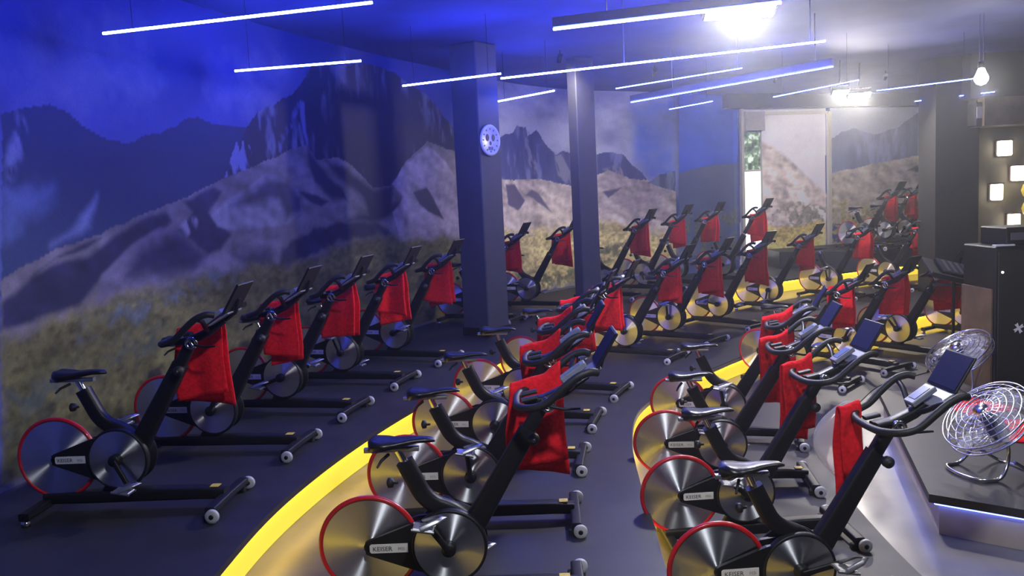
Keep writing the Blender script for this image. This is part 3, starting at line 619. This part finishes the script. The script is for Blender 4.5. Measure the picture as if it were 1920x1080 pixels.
# x, y, heading, floor height, post raise, crank angle, bike label, towel (None / 'n' narrow / 'm' / ''), towel label
BIKES = [
 (-2.248, 4.635, -3.3, H1, 0, -62, 'nearest spin bike on the upper platform, whole side seen against the mural at far left', '', 'red towel on the handlebar of the leftmost bike by the mural'),
 (-2.083, 5.695, -8.4, H1, 0, 60, 'second spin bike from the left along the mural wall', '', 'red towel on the second bike from the left along the mural'),
 (-1.87, 6.70, -14.2, H1, 0, 200, 'third spin bike from the left along the mural wall', '', 'red towel on the third bike from the left along the mural'),
 (-1.587, 7.714, -16.4, H1, 0, 110, 'fourth spin bike from the left along the mural wall', '', 'red towel on the fourth bike from the left along the mural'),
 (-1.232, 8.733, -22.3, H1, 0, 20, 'fifth spin bike along the mural wall, just left of the thick grey pillar', '', 'bright red towel on the bike just left of the thick pillar'),
 (-.50, 11.25, -26, H1, .07, 70, 'spin bike showing just right of the thick pillar with the round white plaque', '', 'red towel just right of the thick pillar with the plaque'),
 (.245, 12.36, -28, H1, .09, 150, 'spin bike between the two pillars, cut off by the thin pillar', '', 'plain red towel on the bike left of the thin pillar'),
 (1.50, 13.10, -40, H1, .14, 40, 'first spin bike right of the thin pillar, in the back row by the mural', '', 'red towel on the back row bike next right of the thin pillar'),
 (2.20, 13.80, -42, H1, .17, 300, 'second spin bike right of the thin pillar in the back row', '', 'red towel on the second back row bike right of the thin pillar'),
 (2.87, 14.36, -45, H1, .18, 210, 'hazy spin bike in the back row in front of the blue mural corner', '', 'faint red towel in the back row before the blue mural corner'),
 (3.74, 14.60, -48, H1, .20, 120, 'spin bike standing in front of the bright narrow window', '', 'red towel lit from behind by the bright narrow window'),
 (6.85, 16.15, -58, .75, 0, 80, 'far raised spin bike with its saddle showing, right of the cream post', 'm', 'leftmost red towel of the far raised bikes by the dark column'),
 (7.62, 16.95, -58, .75, 0, 10, 'middle one of the far raised spin bikes, left of the dark column', 'm', 'middle red towel of the far raised bikes by the dark column'),
 (8.22, 17.35, -58, .75, .05, 240, 'rightmost far raised spin bike, half hidden by the dark column', '', 'rightmost red towel of the far raised bikes, touching the dark column'),
 (-.34, 3.728, -1.2, H2, 0, 125, 'nearest spin bike of the middle row, its white name plate readable', '', 'large red towel on the nearest middle row bike'),
 (-.282, 4.704, -2.5, H2, 0, 95, 'second spin bike of the middle row, right behind the nearest one', '', 'red towel on the second bike of the middle row'),
 (-.154, 5.765, -8.5, H2, 0, 280, 'third spin bike of the middle row', '', 'red towel on the third bike of the middle row'),
 (.057, 6.821, -14.8, H2, 0, 30, 'fourth spin bike of the middle row', '', 'small glimpse of red towel on the fourth middle row bike'),
 (.415, 7.823, -23.6, H2, 0, 180, 'fifth spin bike of the middle row, last before the gap', '', 'long red towel on the fifth middle row bike before the gap'),
 (1.28, 9.40, -35, H2, .02, 95, 'sixth bike of the middle row, first beyond the gap, with a yellow glowing disc', '', 'red towel on the first middle row bike beyond the gap'),
 (1.96, 10.30, -40, H2, .02, 92, 'seventh bike of the middle row, second beyond the gap, crank pointing up', '', 'red towel on the second middle row bike beyond the gap'),
 (2.81, 11.25, -50, H2, .03, 170, 'eighth bike of the middle row, third beyond the gap', '', 'dark red towel on the third middle row bike beyond the gap'),
 (3.88, 12.50, -48, H2, .03, 260, 'ninth bike of the middle row, its bars against the pale straw mural', '', 'red towel hanging in front of the pale straw mural'),
 (5.19, 13.55, -55, H2, .04, 100, 'tenth bike of the middle row, just right of the cream post', '', 'dark red towel just right of the cream post'),
 (6.45, 14.27, -58, H2, .05, 330, 'last bike of the middle row, farthest right before the dark column', '', 'orange-red towel on the last middle row bike by the dark column'),
 (1.26, 3.755, 2.6, 0, 0, 15, 'nearest spin bike of the lowest row, by the podium', 'n', 'narrow folded red towel on the nearest bike by the podium'),
 (1.293, 4.748, 2.4, 0, 0, 140, 'second spin bike of the lowest row, with a large red rimmed flywheel', 'm', 'long red towel on the second bike of the lowest row'),
 (1.406, 5.701, -7.1, 0, 0, 135, 'third spin bike of the lowest row', 'm', 'red towel on the third bike of the lowest row'),
 (1.699, 6.738, -16.5, 0, 0, 100, 'fourth spin bike of the lowest row, last before the gap', '', 'bunched red towel on the fourth bike of the lowest row'),
 (2.92, 8.67, -41.5, 0, 0, 200, 'fifth bike of the lowest row, first beyond the gap, before the yellow step', '', 'red towel on the first lowest row bike beyond the gap'),
 (3.78, 9.35, -57, 0, 0, 60, 'sixth bike of the lowest row, second beyond the gap', '', 'wide red towel on the second lowest row bike beyond the gap'),
 (4.60, 9.85, -60, 0, 0, 130, 'seventh bike of the lowest row, with a bright yellow disc, behind the fan', '', 'dark red towel behind the equipment stand'),
 (5.90, 10.80, -62, 0, 0, 100, 'last bike of the lowest row, behind the equipment stand', '', 'red towel on the last lowest row bike near the tall black speaker'),
]
GROUPS = lambda i: ('spin bikes along the mural wall' if i < 11 else 'spin bikes on the far raised platform' if i < 14 else 'spin bikes of the middle row' if i < 25 else 'spin bikes of the lowest row')
for i, (x, y, a, z, lift, ca, lab, tw, tlab) in enumerate(BIKES):
    o = PROTO if i == 0 else copy_tree(PROTO)
    BIKES_OBJ = o; o.location = (x, y, z); o.rotation_euler = (0, 0, D(a))
    tag(o, lab, 'exercise bike', GROUPS(i))
    right = True
    for ch in o.children:
        nm = ch.name.split('.')[0]
        if nm == 'crank_arm':
            ang = ca if ch.location.y < 0 else ca + 180
            ch.rotation_euler = (0, D(-ang), 0)
            for g in ch.children: g.rotation_euler = (0, D(ang + 10), 0)
        if ch.get('rides_up'): ch.location = PD * lift
    if tw is not None:
        me = T_NARROW if tw == 'n' else T_MID if tw == 'm' else TOWELS[i % 7]
        t = bpy.data.objects.new('towel', me); COL.objects.link(t)
        M = Matrix.Translation((x, y, z)) @ Matrix.Rotation(D(a), 4, 'Z')
        q = M @ (PD * lift); t.location = q; t.rotation_euler = (0, 0, D(a))
        tag(t, tlab, 'towel', 'red towels hung on the spin bikes')
for o in bpy.data.objects:
    if 'rides_up' in o: del o['rides_up']

# ------------------------------------------------------------------ lamps
M_TUBE = mat('blue_led_tube', (.3, .35, .9), .4, emit=TUBE_BLUE, estr=TUBE_POWER, noise=.03)
M_TUBEDIM = mat('blue_led_tube_far', (.3, .35, .9), .4, emit=TUBE_BLUE, estr=TUBE_POWER * .35, noise=.03)
M_HOUSING = mat('tube_housing', (.10, .10, .13), .5, noise=.08)
M_CABLE = mat('grey_suspension_cable', (.30, .31, .36), .4, .5, noise=.05)
M_LAMP = mat('flood_lamp_face', (1, 1, 1), .4, emit=(1, .98, .95), estr=60, noise=.02)
M_WARM = mat('warm_lamp_glass', (1, .95, .85), .4, emit=(1, .90, .70), estr=6.0, noise=.05)
TUBES = [  # ends at the lamp height, cable positions, housing height
 ((-2.66,5.80),(-.77,5.29),(),.03,'long bright blue tube at top left over the mural','n'),
 ((-2.35,7.58),(-1.20,7.37),(),.03,'short blue tube second from the left, over the dark mountain','n'),
 ((-1.05,9.05),(-.01,8.51),(),.03,'blue tube just left above the thick pillar','n'),
 ((-.06,10.91),(.61,10.09),(),.03,'short blue tube just right of the thick pillar, below the long one','n'),
 ((-.01,8.85),(2.84,7.51),(.42,.96),.03,'longest blue tube, running right above both pillars','n'),
 ((.40,6.40),(1.92,5.86),(.25,.8),.036,'blue tube with dark housing that runs into the bright flood lamp','n'),
 ((1.35,10.17),(2.51,8.95),(.97,),.03,'blue tube with an upturned end cap below the long tube','f'),
 ((1.77,11.81),(3.55,9.17),(.25,.93),.040,'blue tube with a pale deep housing above the window','f'),
 ((2.55,13.10),(2.99,12.20),(),.03,'shortest faint blue tube over the mural corner','f'),
 ((3.81,12.02),(4.37,10.49),(),.03,'thin blue tube running into the twin spot lamps','f'),
 ((5.19,11.84),(6.06,10.92),(),.03,'thin blue tube between the twin spots and the pendant bulb','f'),
 ((6.64,13.75),(7.38,12.80),(),.03,'rightmost faint blue tube above the dark column','f'),
]
for a, b, cab, hh_, lab, cls in TUBES:
    A = Vector((*a, 3.3)); B = Vector((*b, 3.3)); c = (A + B) / 2; t = empty('led_tube', c)
    tag(t, lab, 'tube light', 'blue tube lights under the ceiling')
    k = MB(); k.tube([A - c, B - c], .009 if cls == 'n' else .006, n=10, up=(0, 0, 1)); obj('diffuser', k, M_TUBE if cls == 'n' else M_TUBEDIM, t)
    k = MB(); k.tube([A - c + Vector((0, 0, .013 + hh_)), B - c + Vector((0, 0, .013 + hh_))], (hh_, .022), sq=.3, n=12, up=(0, 0, 1))
    if hh_ > .035: obj('housing', k, M_HOUSING if hh_ < .038 else M_CABLE, t)
    if not cab:
        for f in (.12, .88):
            p = A.lerp(B, f) - c; k = MB(); k.tube([p, p + Vector((0, 0, CEIL - 3.3))], .0022, n=6); obj('cable', k, M_BLACK, t)
    for f in cab:
        p = A.lerp(B, f) - c; k = MB(); k.tube([p + Vector((0, 0, hh_ * 2 if hh_ > .035 else .01)), p + Vector((0, 0, CEIL - 3.3))], .006, n=6); obj('cable', k, M_CABLE, t)

def spot(parent, loc, target, power, size, angle=150, col=(1, .97, .93), blend=.25):
    l = bpy.data.lights.new('lamp_light', 'SPOT'); l.energy = power; l.spot_size = D(angle); l.spot_blend = blend; l.shadow_soft_size = size; l.color = col
    o = bpy.data.objects.new('lamp_light', l); COL.objects.link(o)
    d = Vector(target) - Vector(loc); o.rotation_euler = d.to_track_quat('-Z', 'Y').to_euler()
    if parent: o.parent = parent; o.location = Vector(loc) - parent.location
    else: o.location = loc
    return o
def flood(loc, target, w, h, power, lab, size, angle=150, col=(1, .97, .93)):
    t = empty('flood_lamp', loc); tag(t, lab, 'flood lamp', 'white flood lamps under the ceiling')
    d = (Vector(target) - Vector(loc)).normalized(); R = d.to_track_quat('-Z', 'Y').to_matrix().to_4x4()
    def put(name, k, m):
        k.v = [tuple(R @ Vector(v)) for v in k.v]; return obj(name, k, m, t)
    k = MB(); k.box((-w/2 - .02, -h/2 - .02, .0), (w/2 + .02, h/2 + .02, .07), ch=.012); put('lamp_body', k, M_BLACK)
    k = MB(); k.box((-w/2, -h/2, -.006), (w/2, h/2, .004), ch=.002); put('lamp_face', k, M_LAMP)
    k = MB()
    for i in range(7): k.box((-w/2 + w * (i + .5) / 7 - .004, -h/2, .07), (-w/2 + w * (i + .5) / 7 + .004, h/2, .10))
    put('cooling_fins', k, M_HOUSING)
    k = MB(); k.tube([(-w/2 - .03, 0, .03), (-w/2 - .03, 0, .14), (w/2 + .03, 0, .14), (w/2 + .03, 0, .03)], (.012, .004), n=8, up=(0, 1, 0)); put('bracket', k, M_BLACK)
    k = MB(); k.tube([tuple(R @ Vector((0, 0, .14))), (0, 0, CEIL - loc[2])], .012, n=8); obj('hanger', k, M_BLACK, t)
    spot(t, tuple(Vector(loc) + d * .03), target, power, size, angle, col)
    return t
flood((1.98, 7.05, 3.52), (1.9, 5.2, .3), .56, .24, FLOOD_POWER, 'large glaring white flood lamp at the top right of centre', .16, 150)
flood((5.14, 13.0, 3.42), (4.9, 11.4, .4), .22, .11, TWIN_POWER, 'left one of the twin spot lamps above the far mural', .08, 174, (1, .92, .80))
flood((5.60, 13.4, 3.40), (5.3, 11.6, .4), .32, .13, TWIN_POWER, 'right one of the twin spot lamps above the far mural', .08, 174, (1, .92, .80))
# added unseen ceiling floods that fill the near half of the hall with light
for q, tg, lb in (((.5, 1.5, 3.75), (.6, 3.9, 0), 'added unseen white flood lighting the near floor'), ((3.4, 3.2, 3.75), (2.4, 5.2, 0), 'added unseen white flood lighting the podium side')):
    flood(q, tg, .4, .2, ADDED_FLOOD_POWER * (2.4 if q[0] < 1 else .7), lb, .12, 112, (.84, .9, 1))
# small added ceiling spots, put in to brighten the far mural
for (q, tg, f, lb) in (((.75, 10.9, 3.80), (.35, 14.2, 1.2), 1.0, 'small added spot brightening the mural between the pillars'), ((2.25, 12.6, 3.80), (2.5, 16.0, 1.2), .9, 'small added spot brightening the mural right of the thin pillar'),
                       ((4.5, 14.1, 3.80), (5.3, 17.6, 1.6), .85, 'small added spot brightening the panel beside the window'), ((6.5, 14.5, 3.80), (7.3, 18.2, 1.8), 1.5, 'small added spot brightening the far right mural')):
    t = empty('added_spot', q); tag(t, lb, 'spot lamp', 'added mural spots on the ceiling')
    d = (Vector(tg) - Vector(q)).normalized()
    k = MB(); k.tube([d * -.05, d * .06], .032, n=14); obj('lamp_body', k, M_BLACK, t)
    k = MB(); k.tube([d * .060, d * .063], .026, n=14); obj('lamp_face', k, M_WARM, t)
    k = MB(); k.tube([(0, 0, .0), (0, 0, CEIL - q[2])], .008, n=8); obj('stem', k, M_BLACK, t)
    spot(t, tuple(Vector(q) + d * .08), tg, ADDED_WASHER_POWER * f, .04, 105, (1, .93, .82), .8)
# pendant bulb on two rods
t = empty('pendant_lamp', (5.516, 9.84, 3.2)); tag(t, 'pear shaped bright bulb hanging on twin rods at upper right', 'pendant lamp')
k = MB(); k.lathe([(.01, .10), (.035, .085), (.05, .04), (.075, -.01), (.072, -.05), (.045, -.085), (.008, -.10)], 24, 'Z'); obj('bulb', k, M_LAMP, t)
k = MB(); k.lathe([(.012, .17), (.035, .165), (.038, .10), (.02, .085)], 20, 'Z'); obj('socket', k, M_BLACK, t)
for s in (-1, 1):
    k = MB(); k.tube([(s * .022, 0, .16), (s * .022, 0, CEIL - 3.2)], .006, n=8); obj('rod', k, M_CHROME, t)
l = bpy.data.lights.new('lamp_light', 'POINT'); l.energy = PENDANT_POWER; l.shadow_soft_size = .09; l.color = (1, .92, .78)
o = bpy.data.objects.new('lamp_light', l); COL.objects.link(o); o.parent = t; o.location = (0, -.1, -.16)
# lanterns on the right wall
for (x, z, w, h, lab) in ((7.835, 2.47, .19, .24, 'square wall lantern, topmost of the four'), (8.05, 2.07, .17, .24, 'wall lantern beside the yellow ornament'), (7.72, 1.79, .15, .26, 'narrow wall lantern left of the yellow ornament'), (8.0, 1.30, .15, .28, 'lowest wall lantern, above the tall black speaker')):
    t = empty('wall_lantern', (x, 13.4, z)); tag(t, lab, 'wall lamp', 'lanterns on the right wall')
    k = MB(); k.box((-w/2, -.17, -h/2), (w/2, -.04, h/2), ch=.02); obj('glass_shade', k, M_WARM, t)
    k = MB(); k.box((-w/2 - .01, -.045, -h/2 - .01), (w/2 + .01, 0, h/2 + .01), ch=.008); obj('back_plate', k, M_BROWN, t)
    k = MB(); k.box((-w/2 - .008, -.178, h/2 - .006), (w/2 + .008, -.03, h/2 + .016), ch=.005); obj('cap', k, M_BROWN, t)
# yellow ornament
M_YEL = mat('yellow_plastic', srgb(226, 200, 40), .45, noise=.1)
t = empty('hanging_ornament', (8.09, 13.05, 1.40)); tag(t, 'yellow round ornament hanging at the right edge of the picture', 'ornament')
k = MB(); k.lathe([(.01, .0), (.08, .03), (.11, .12), (.08, .21), (.01, .24)], 20, 'Z'); obj('lower_globe', k, M_YEL, t)
k = MB(); k.lathe([(.01, .27), (.09, .31), (.12, .40), (.09, .49), (.01, .53)], 20, 'Z'); obj('upper_globe', k, M_YEL, t)
k = MB(); k.tube([(0, 0, .2), (0, 0, 1.42)], .006, n=6); obj('cord', k, M_BLACK, t)
# small speaker on a bracket by the dark column
t = empty('bracket_speaker', (7.20, 12.95, 2.80)); tag(t, 'small black speaker with pale front hung at the top of the dark column', 'speaker')
k = MB(); k.box((-.10, -.14, 0), (.12, .10, .36), ch=.015); obj('cabinet', k, M_BLACK, t)
k = MB(); k.box((-.085, -.15, .12), (.045, -.138, .29), ch=.004); obj('front_panel', k, M_PANEL, t)
k = MB(); k.tube([(0, 0, .35), (.03, .02, .46), (.10, .0, .50)], .018, n=8); obj('bracket', k, M_BLACK, t)

# ------------------------------------------------------------------ round plaque on the thick pillar (on its right-hand face)
t = empty('wall_plaque', (0, 0, 0)); tag(t, 'round white plaque with dark emblem on the thick pillar', 'plaque')
k = MB(); k.lathe([(.01, 0), (.165, 0), (.185, -.01), (.185, -.022), (.165, -.028), (.15, -.020), (.01, -.020)], 40); obj('disc', k, mat('white_enamel', (.82, .82, .82), .3, noise=.05), t)
k = MB()
for q, (cx, cz, rx, rz_) in enumerate(((-.055, .03, .03, .042), (.055, .03, .03, .042), (0, -.035, .016, .024))):
    k.prism([(cx + rx * math.cos(a * D(30)), cz + rz_ * math.sin(a * D(30))) for a in range(12)], -.0235, -.019)
for q in range(12):
    a = q * D(30); k.prism([(.122 * math.cos(a - .05), .122 * math.sin(a - .05)), (.142 * math.cos(a - .05), .142 * math.sin(a - .05)), (.142 * math.cos(a + .05), .142 * math.sin(a + .05)), (.122 * math.cos(a + .05), .122 * math.sin(a + .05))], -.0235, -.019)
for q in (-.03, 0, .03): k.prism([(q - .007, -.115), (q + .007, -.115), (q + .007, -.075), (q - .007, -.075)], -.0235, -.019)
obj('emblem', k, mat('plaque_ink', (.05, .05, .06), .5, noise=.1), t)['kind'] = 'stuff'
# face of the pillar that looks to the right front
fn = Vector((math.cos(D(52 - 90)), math.sin(D(52 - 90)), 0))
pc = Vector((-.335, 10.25, 2.76)) + fn * .203 + Vector((-fn.y, fn.x, 0)) * -.02
t.location = pc; t.rotation_euler = (0, 0, math.atan2(fn.y, fn.x) + D(90))

# ------------------------------------------------------------------ podium
PZ = .25
POD = [(2.36, 4.70), (4.35, 3.10), (6.1, 5.0), (3.16, 7.20)]
def inset(poly, d):
    c = np.mean(np.array(poly), 0); return [tuple(np.array(q) + (c - np.array(q)) / np.linalg.norm(c - np.array(q)) * d * 1.35) for q in poly]
t = empty('podium', (3.9, 5.0, 0)); tag(t, 'low instructor podium with black mat top and blue lit pale riser', 'podium')
def ppart(name, poly, z0, z1, m):
    k = MB(); k.prism([(x - 3.9, y - 5.0) for x, y in poly], z0, z1, axis='Z'); return obj(name, k, m, t)
ppart('mat_top', POD, PZ - .05, PZ, M_MAT)
ppart('riser', inset(POD, .05), 0, PZ - .055, M_PODRISER)
k = MB(); q = inset(POD, .03); pts = [(x - 3.9, y - 5.0, PZ - .062) for x, y in q]
for i in range(4): k.tube([pts[i], pts[(i + 1) % 4]], .006, n=6, up=(0, 0, 1))
obj('led_strip', k, M_BLED, t)

# ------------------------------------------------------------------ fans
M_WIRE = mat('chrome_wire', (.72, .72, .75), .2, 1.0, noise=.04)
M_BLADE = mat('clear_fan_blade', (.75, .78, .85), .15, alpha=.16, noise=.05)
M_MOTOR = mat('blue_grey_motor', (.06, .07, .16), .4, noise=.1)
def fan(loc, rz, tilt, R, lab, hub_z):
    t = empty('floor_fan', loc, rz); tag(t, lab, 'fan', 'chrome floor fans')
    Rm = Matrix.Translation((0, 0, hub_z)) @ Matrix.Rotation(tilt, 4, 'Y')         # fan axis = local x before the tilt
    def put(name, k, m, par=t):
        k.v = [tuple(Rm @ Vector(v)) for v in k.v]; return obj(name, k, m, par)
    for nm, s in (('front_guard', 1), ('rear_guard', -1)):
        k = MB()
        for f in (1.0, .86, .72, .58, .44, .30): k.torus(R * f, .0028 if f < 1 else .006, 48, 6, 'X', c=(s * (.03 + .055 * (1 - f ** 3)), 0, 0))
        for i in range(28):
            a = 2 * math.pi * i / 28
            k.tube([(s * (.03 + .055 * (1 - f ** 3)), R * f * math.cos(a), R * f * math.sin(a)) for f in (.16, .4, .65, .85, 1.0)], .0018, n=4, up=(1, 0, 0))
        k.lathe([(.004, s * .09), (R * .17, s * .088), (R * .17, s * .082), (.004, s * .08)], 20, 'X'); put(nm, k, M_WIRE)
    k = MB(); k.lathe([(.01, -.17), (.05, -.165), (.06, -.12), (.055, -.06), (.01, -.05)], 20, 'X'); put('motor', k, M_MOTOR)
    k = MB(); k.lathe([(.006, -.05), (.045, -.045), (.045, .02), (.006, .04)], 16, 'X'); hub = put('blade_hub', k, M_MOTOR)
    for i in range(4):
        a0 = i * D(90); vs = []
        for iu in range(6):
            r = .04 + (R * .9 - .04) * iu / 5; w = .35 + .25 * math.sin(math.pi * iu / 5)
            for iv in range(5):
                q = (iv / 4 - .5) * 2; a = a0 + q * w; vs.append((-.012 + q * .028, r * math.cos(a), r * math.sin(a)))
        n = len(vs); vs += [(x + .003, y, z) for x, y, z in vs]
        fs = [(iu * 5 + iv, iu * 5 + iv + 1, (iu + 1) * 5 + iv + 1, (iu + 1) * 5 + iv) for iu in range(5) for iv in range(4)]
        fs += [tuple(n + q for q in reversed(f)) for f in fs]
        k = MB(); k.add(vs, fs, 0, True); put('blade', k, M_BLADE, hub)
    # stand: bent chrome tube loop with two forks
    k = MB(); k.tube(spline([(0, -.14, hub_z - .02), (-.02, -.15, .14), (.05, -.17, .02), (.16, -.15, .014), (.20, -.06, .014), (.20, .06, .014), (.16, .15, .014), (.05, .17, .02), (-.02, .15, .14), (0, .14, hub_z - .02)], 5), .011, n=10, up=(0, 0, 1)); obj('stand_loop', k, M_WIRE, t)
    k = MB(); k.tube(spline([(-.06, -.15, .10), (-.20, -.14, .012), (-.22, 0, .012), (-.20, .14, .012), (-.06, .15, .10)], 5), .010, n=10, up=(0, 0, 1)); obj('stand_rear_loop', k, M_WIRE, t)
    k = MB(); k.tube([(-.10, 0, hub_z - .045), (-.04, -.10, hub_z - .03), (0, -.145, hub_z - .02)], .008, n=8); k.tube([(-.10, 0, hub_z - .045), (-.04, .10, hub_z - .03), (0, .145, hub_z - .02)], .008, n=8); obj('yoke', k, M_WIRE, t)
    return t
fan((2.88, 5.02, PZ), D(190), D(-48.6), .27, 'chrome floor fan on the podium, tilted upwards', .34)
fan((4.10, 7.62, 0), D(190), D(-55), .30, 'chrome floor fan on the floor behind the podium', .45)

# red towels lying on the podium behind the fan
def flat_towel(loc, rz, w, d, lab, seed):
    rnd = random.Random(seed); vs = []; n = 14
    for i in range(n + 1):
        for j in range(n + 1):
            x, y = (i / n - .5) * w, (j / n - .5) * d
            vs.append((x + .01 * math.sin(9 * y + seed), y + .012 * math.sin(7 * x + seed), .018 + .012 * math.sin(14 * x + 3 * y + seed) * math.cos(8 * y)))
    m = len(vs); fs = [(i * (n + 1) + j, (i + 1) * (n + 1) + j, (i + 1) * (n + 1) + j + 1, i * (n + 1) + j + 1) for i in range(n) for j in range(n)]
    vs += [(x, y, .001) for x, y, z in vs]; fs += [tuple(m + q for q in reversed(f)) for f in fs]
    ring = [i * (n + 1) for i in range(n + 1)] + [n * (n + 1) + j for j in range(1, n + 1)] + [i * (n + 1) + n for i in range(n - 1, -1, -1)] + [j for j in range(n - 1, 0, -1)]
    fs += [(ring[i], ring[(i + 1) % len(ring)], m + ring[(i + 1) % len(ring)], m + ring[i]) for i in range(len(ring))]
    k = MB(); k.add(vs, fs, 0, True); o = obj('towel', k, M_TOWEL); o.location = loc; o.rotation_euler = (0, 0, rz); tag(o, lab, 'towel', 'red towels lying on the podium')
flat_towel((3.60, 6.50, PZ), D(20), .42, .50, 'red towel lying flat on the podium left behind the fan', 1)
flat_towel((3.62, 5.75, PZ), D(-25), .40, .55, 'red towel lying on the podium at the right edge behind the fan', 4)

# ------------------------------------------------------------------ tall speaker, equipment stand
M_SPK = mat('black_speaker_cloth', (.012, .011, .010), .75, noise=.2, scale=90)
t = empty('tower_speaker', (4.88, 8.05, 0)); tag(t, 'tall black speaker tower standing at the right edge', 'speaker')
k = MB(); k.box((-.36, -.26, 0), (.40, .30, 1.40), ch=.012); obj('cabinet', k, M_BLACK, t)
k = MB(); k.box((-.335, -.272, .04), (.38, -.258, 1.36), ch=.004); g = obj('grille', k, M_SPK, t)
k = MB(); k.box((-.385, -.24, .0), (-.362, .28, 1.0), ch=.004); obj('side_panel', k, M_BROWN, t)
k = MB(); pl = []
for a in range(4):
    for r_, w_ in ((.004, -.010), (.042, -.016), (.036, 0), (.042, .016), (.004, .010)):
        c_, s_ = math.cos(D(a * 90 + 30)), math.sin(D(a * 90 + 30)); pl.append((-.14 + c_ * (r_ + .008) - s_ * w_, .625 + s_ * (r_ + .008) + c_ * w_))
k.prism(pl, -.2765, -.272)
obj('emblem', k, M_WHITE, g)
k = MB(); k.lathe([(.002, -.004), (.011, -.004), (.011, .004), (.002, .004)], 12, c=(-.30, -.275, 1.16)); obj('power_light', k, mat('white_indicator', (1, 1, 1), .4, emit=(1, 1, .95), estr=3, noise=.02), g)
t = empty('audio_box', (4.96, 8.08, 1.40)); tag(t, 'dark box standing on top of the tall speaker tower', 'audio equipment')
k = MB(); k.box((-.30, -.22, 0), (.34, .22, .17), ch=.01); obj('case', k, M_BLACK, t)
k = MB(); k.box((-.26, -.226, .05), (.1, -.219, .12), ch=.002); obj('front_strip', k, M_HOUSING, t)
k = MB(); k.prism([(-.08, -.035), (.09, -.05), (.11, .03), (-.07, .045)], 0, .012, axis='Z'); o = obj('paper_sheet', k, M_WHITE); o.location = (4.63, 7.87, 1.401); tag(o, 'crumpled white paper on the top left corner of the speaker tower', 'paper')

t = empty('equipment_stand', (4.72, 8.9, 0)); tag(t, 'black stand with a sloping desk top in front of the tall speaker', 'equipment stand')
k = MB(); k.tube([(0, 0, .28), (0, 0, .98)], .016, n=10); obj('pole', k, M_BLACK, t)
k = MB(); k.tube([(0, 0, .22), (0, 0, .40)], .024, n=10); obj('collar', k, M_BLACK, t)
for a in (80, 200, 320):
    k = MB(); k.tube([(0, 0, .38), (.20 * math.cos(D(a)), .20 * math.sin(D(a)), .16), (.36 * math.cos(D(a)), .36 * math.sin(D(a)), .014)], .011, n=8); obj('leg', k, M_BLACK, t)
M_DESK = mat('matt_black_desk', (.02, .019, .02), .45, noise=.15)
k = MB(); vs = [(-.33, -.14, .0), (.30, -.14, .0), (.30, .20, .0), (-.33, .20, .0)]
R = Matrix.Translation((.02, 0, 1.04)) @ Matrix.Rotation(D(16), 4, 'Y') @ Matrix.Rotation(D(26), 4, 'X')
k.box((-.33, -.17, -.012), (.32, .20, .012), ch=.006); k.v = [tuple(R @ Vector(v)) for v in k.v]; dk = obj('desk_top', k, M_DESK, t)
k = MB(); k.box((-.33, -.20, -.012), (.32, -.17, .045), ch=.004); k.v = [tuple(R @ Vector(v)) for v in k.v]; obj('ledge', k, M_DESK, dk)
k = MB(); k.tube([(-.22, 0, .93), (.30, .02, .90)], (.014, .014), n=8); obj('crossbar', k, M_HOUSING, t)
t2 = empty('mixing_desk', (4.72, 8.9, 1.04)); tag(t2, 'flat black mixer lying on the sloping stand', 'audio equipment')
R2 = Matrix.Rotation(D(16), 4, 'Y') @ Matrix.Rotation(D(26), 4, 'X')
k = MB(); k.box((-.20, -.13, .014), (.24, .17, .055), ch=.008); k.v = [tuple(R2 @ Vector(v) + Vector((.02, 0, 0))) for v in k.v]; obj('case', k, M_BLACK, t2)
for i in range(5):
    k = MB(); k.box((-.15 + i * .075, -.10, .055), (-.11 + i * .075, .14, .060), ch=.001); k.v = [tuple(R2 @ Vector(v) + Vector((.02, 0, 0))) for v in k.v]; obj('fader_strip', k, M_HOUSING, t2)

# clear plastic bag hung with the towel on the nearest bike by the podium
M_BAG = mat('clear_plastic_film', (.85, .87, .92), .18, alpha=.30, noise=.03)
x, y, a = BIKES[25][0], BIKES[25][1], BIKES[25][2]
vs = []; nu, nv = 16, 20
for i in range(nu + 1):
    t_ = i / nu; zz = 1.0 - .46 * t_; bul = math.sin(math.pi * min(1, t_ * 1.02) ** .85)
    for j in range(nv):
        q = 2 * math.pi * j / nv; cx = .40 - .075 * bul + .015 * t_; rx = .022 + .105 * bul; ry = .008 + .045 * bul
        vs.append((cx + rx * math.cos(q) * (1 + .03 * math.sin(5 * t_ + 3 * q)), .285 + ry * math.sin(q), zz))
fs = [(i * nv + j, i * nv + (j + 1) % nv, (i + 1) * nv + (j + 1) % nv, (i + 1) * nv + j) for i in range(nu) for j in range(nv)]
k = MB(); k.add(vs, fs, 0, True); o = obj('plastic_bag', k, M_BAG); o.location = (x, y, 0); o.rotation_euler = (0, 0, D(a))
tag(o, 'clear plastic bag bulging out beside the narrow folded red towel', 'bag')

# ------------------------------------------------------------------ haze hanging in the hall
mv = bpy.data.materials.new('hall_haze'); mv.use_nodes = True; nt = mv.node_tree
nt.nodes.remove(nt.nodes['Principled BSDF'])
vs_ = nt.nodes.new('ShaderNodeVolumeScatter'); vs_.inputs['Density'].default_value = HAZE; vs_.inputs['Anisotropy'].default_value = .84; vs_.inputs['Color'].default_value = (.9, .93, 1, 1)
nt.links.new(vs_.outputs[0], nt.nodes['Material Output'].inputs['Volume'])
k = MB(); k.box((-7, -2.5, -.4), (14, 21.5, CEIL + .4)); mv.cycles.homogeneous_volume = True; hz = obj('haze', k, mv); tag(hz, 'thin luminous haze filling the hall', 'haze', kind='stuff')
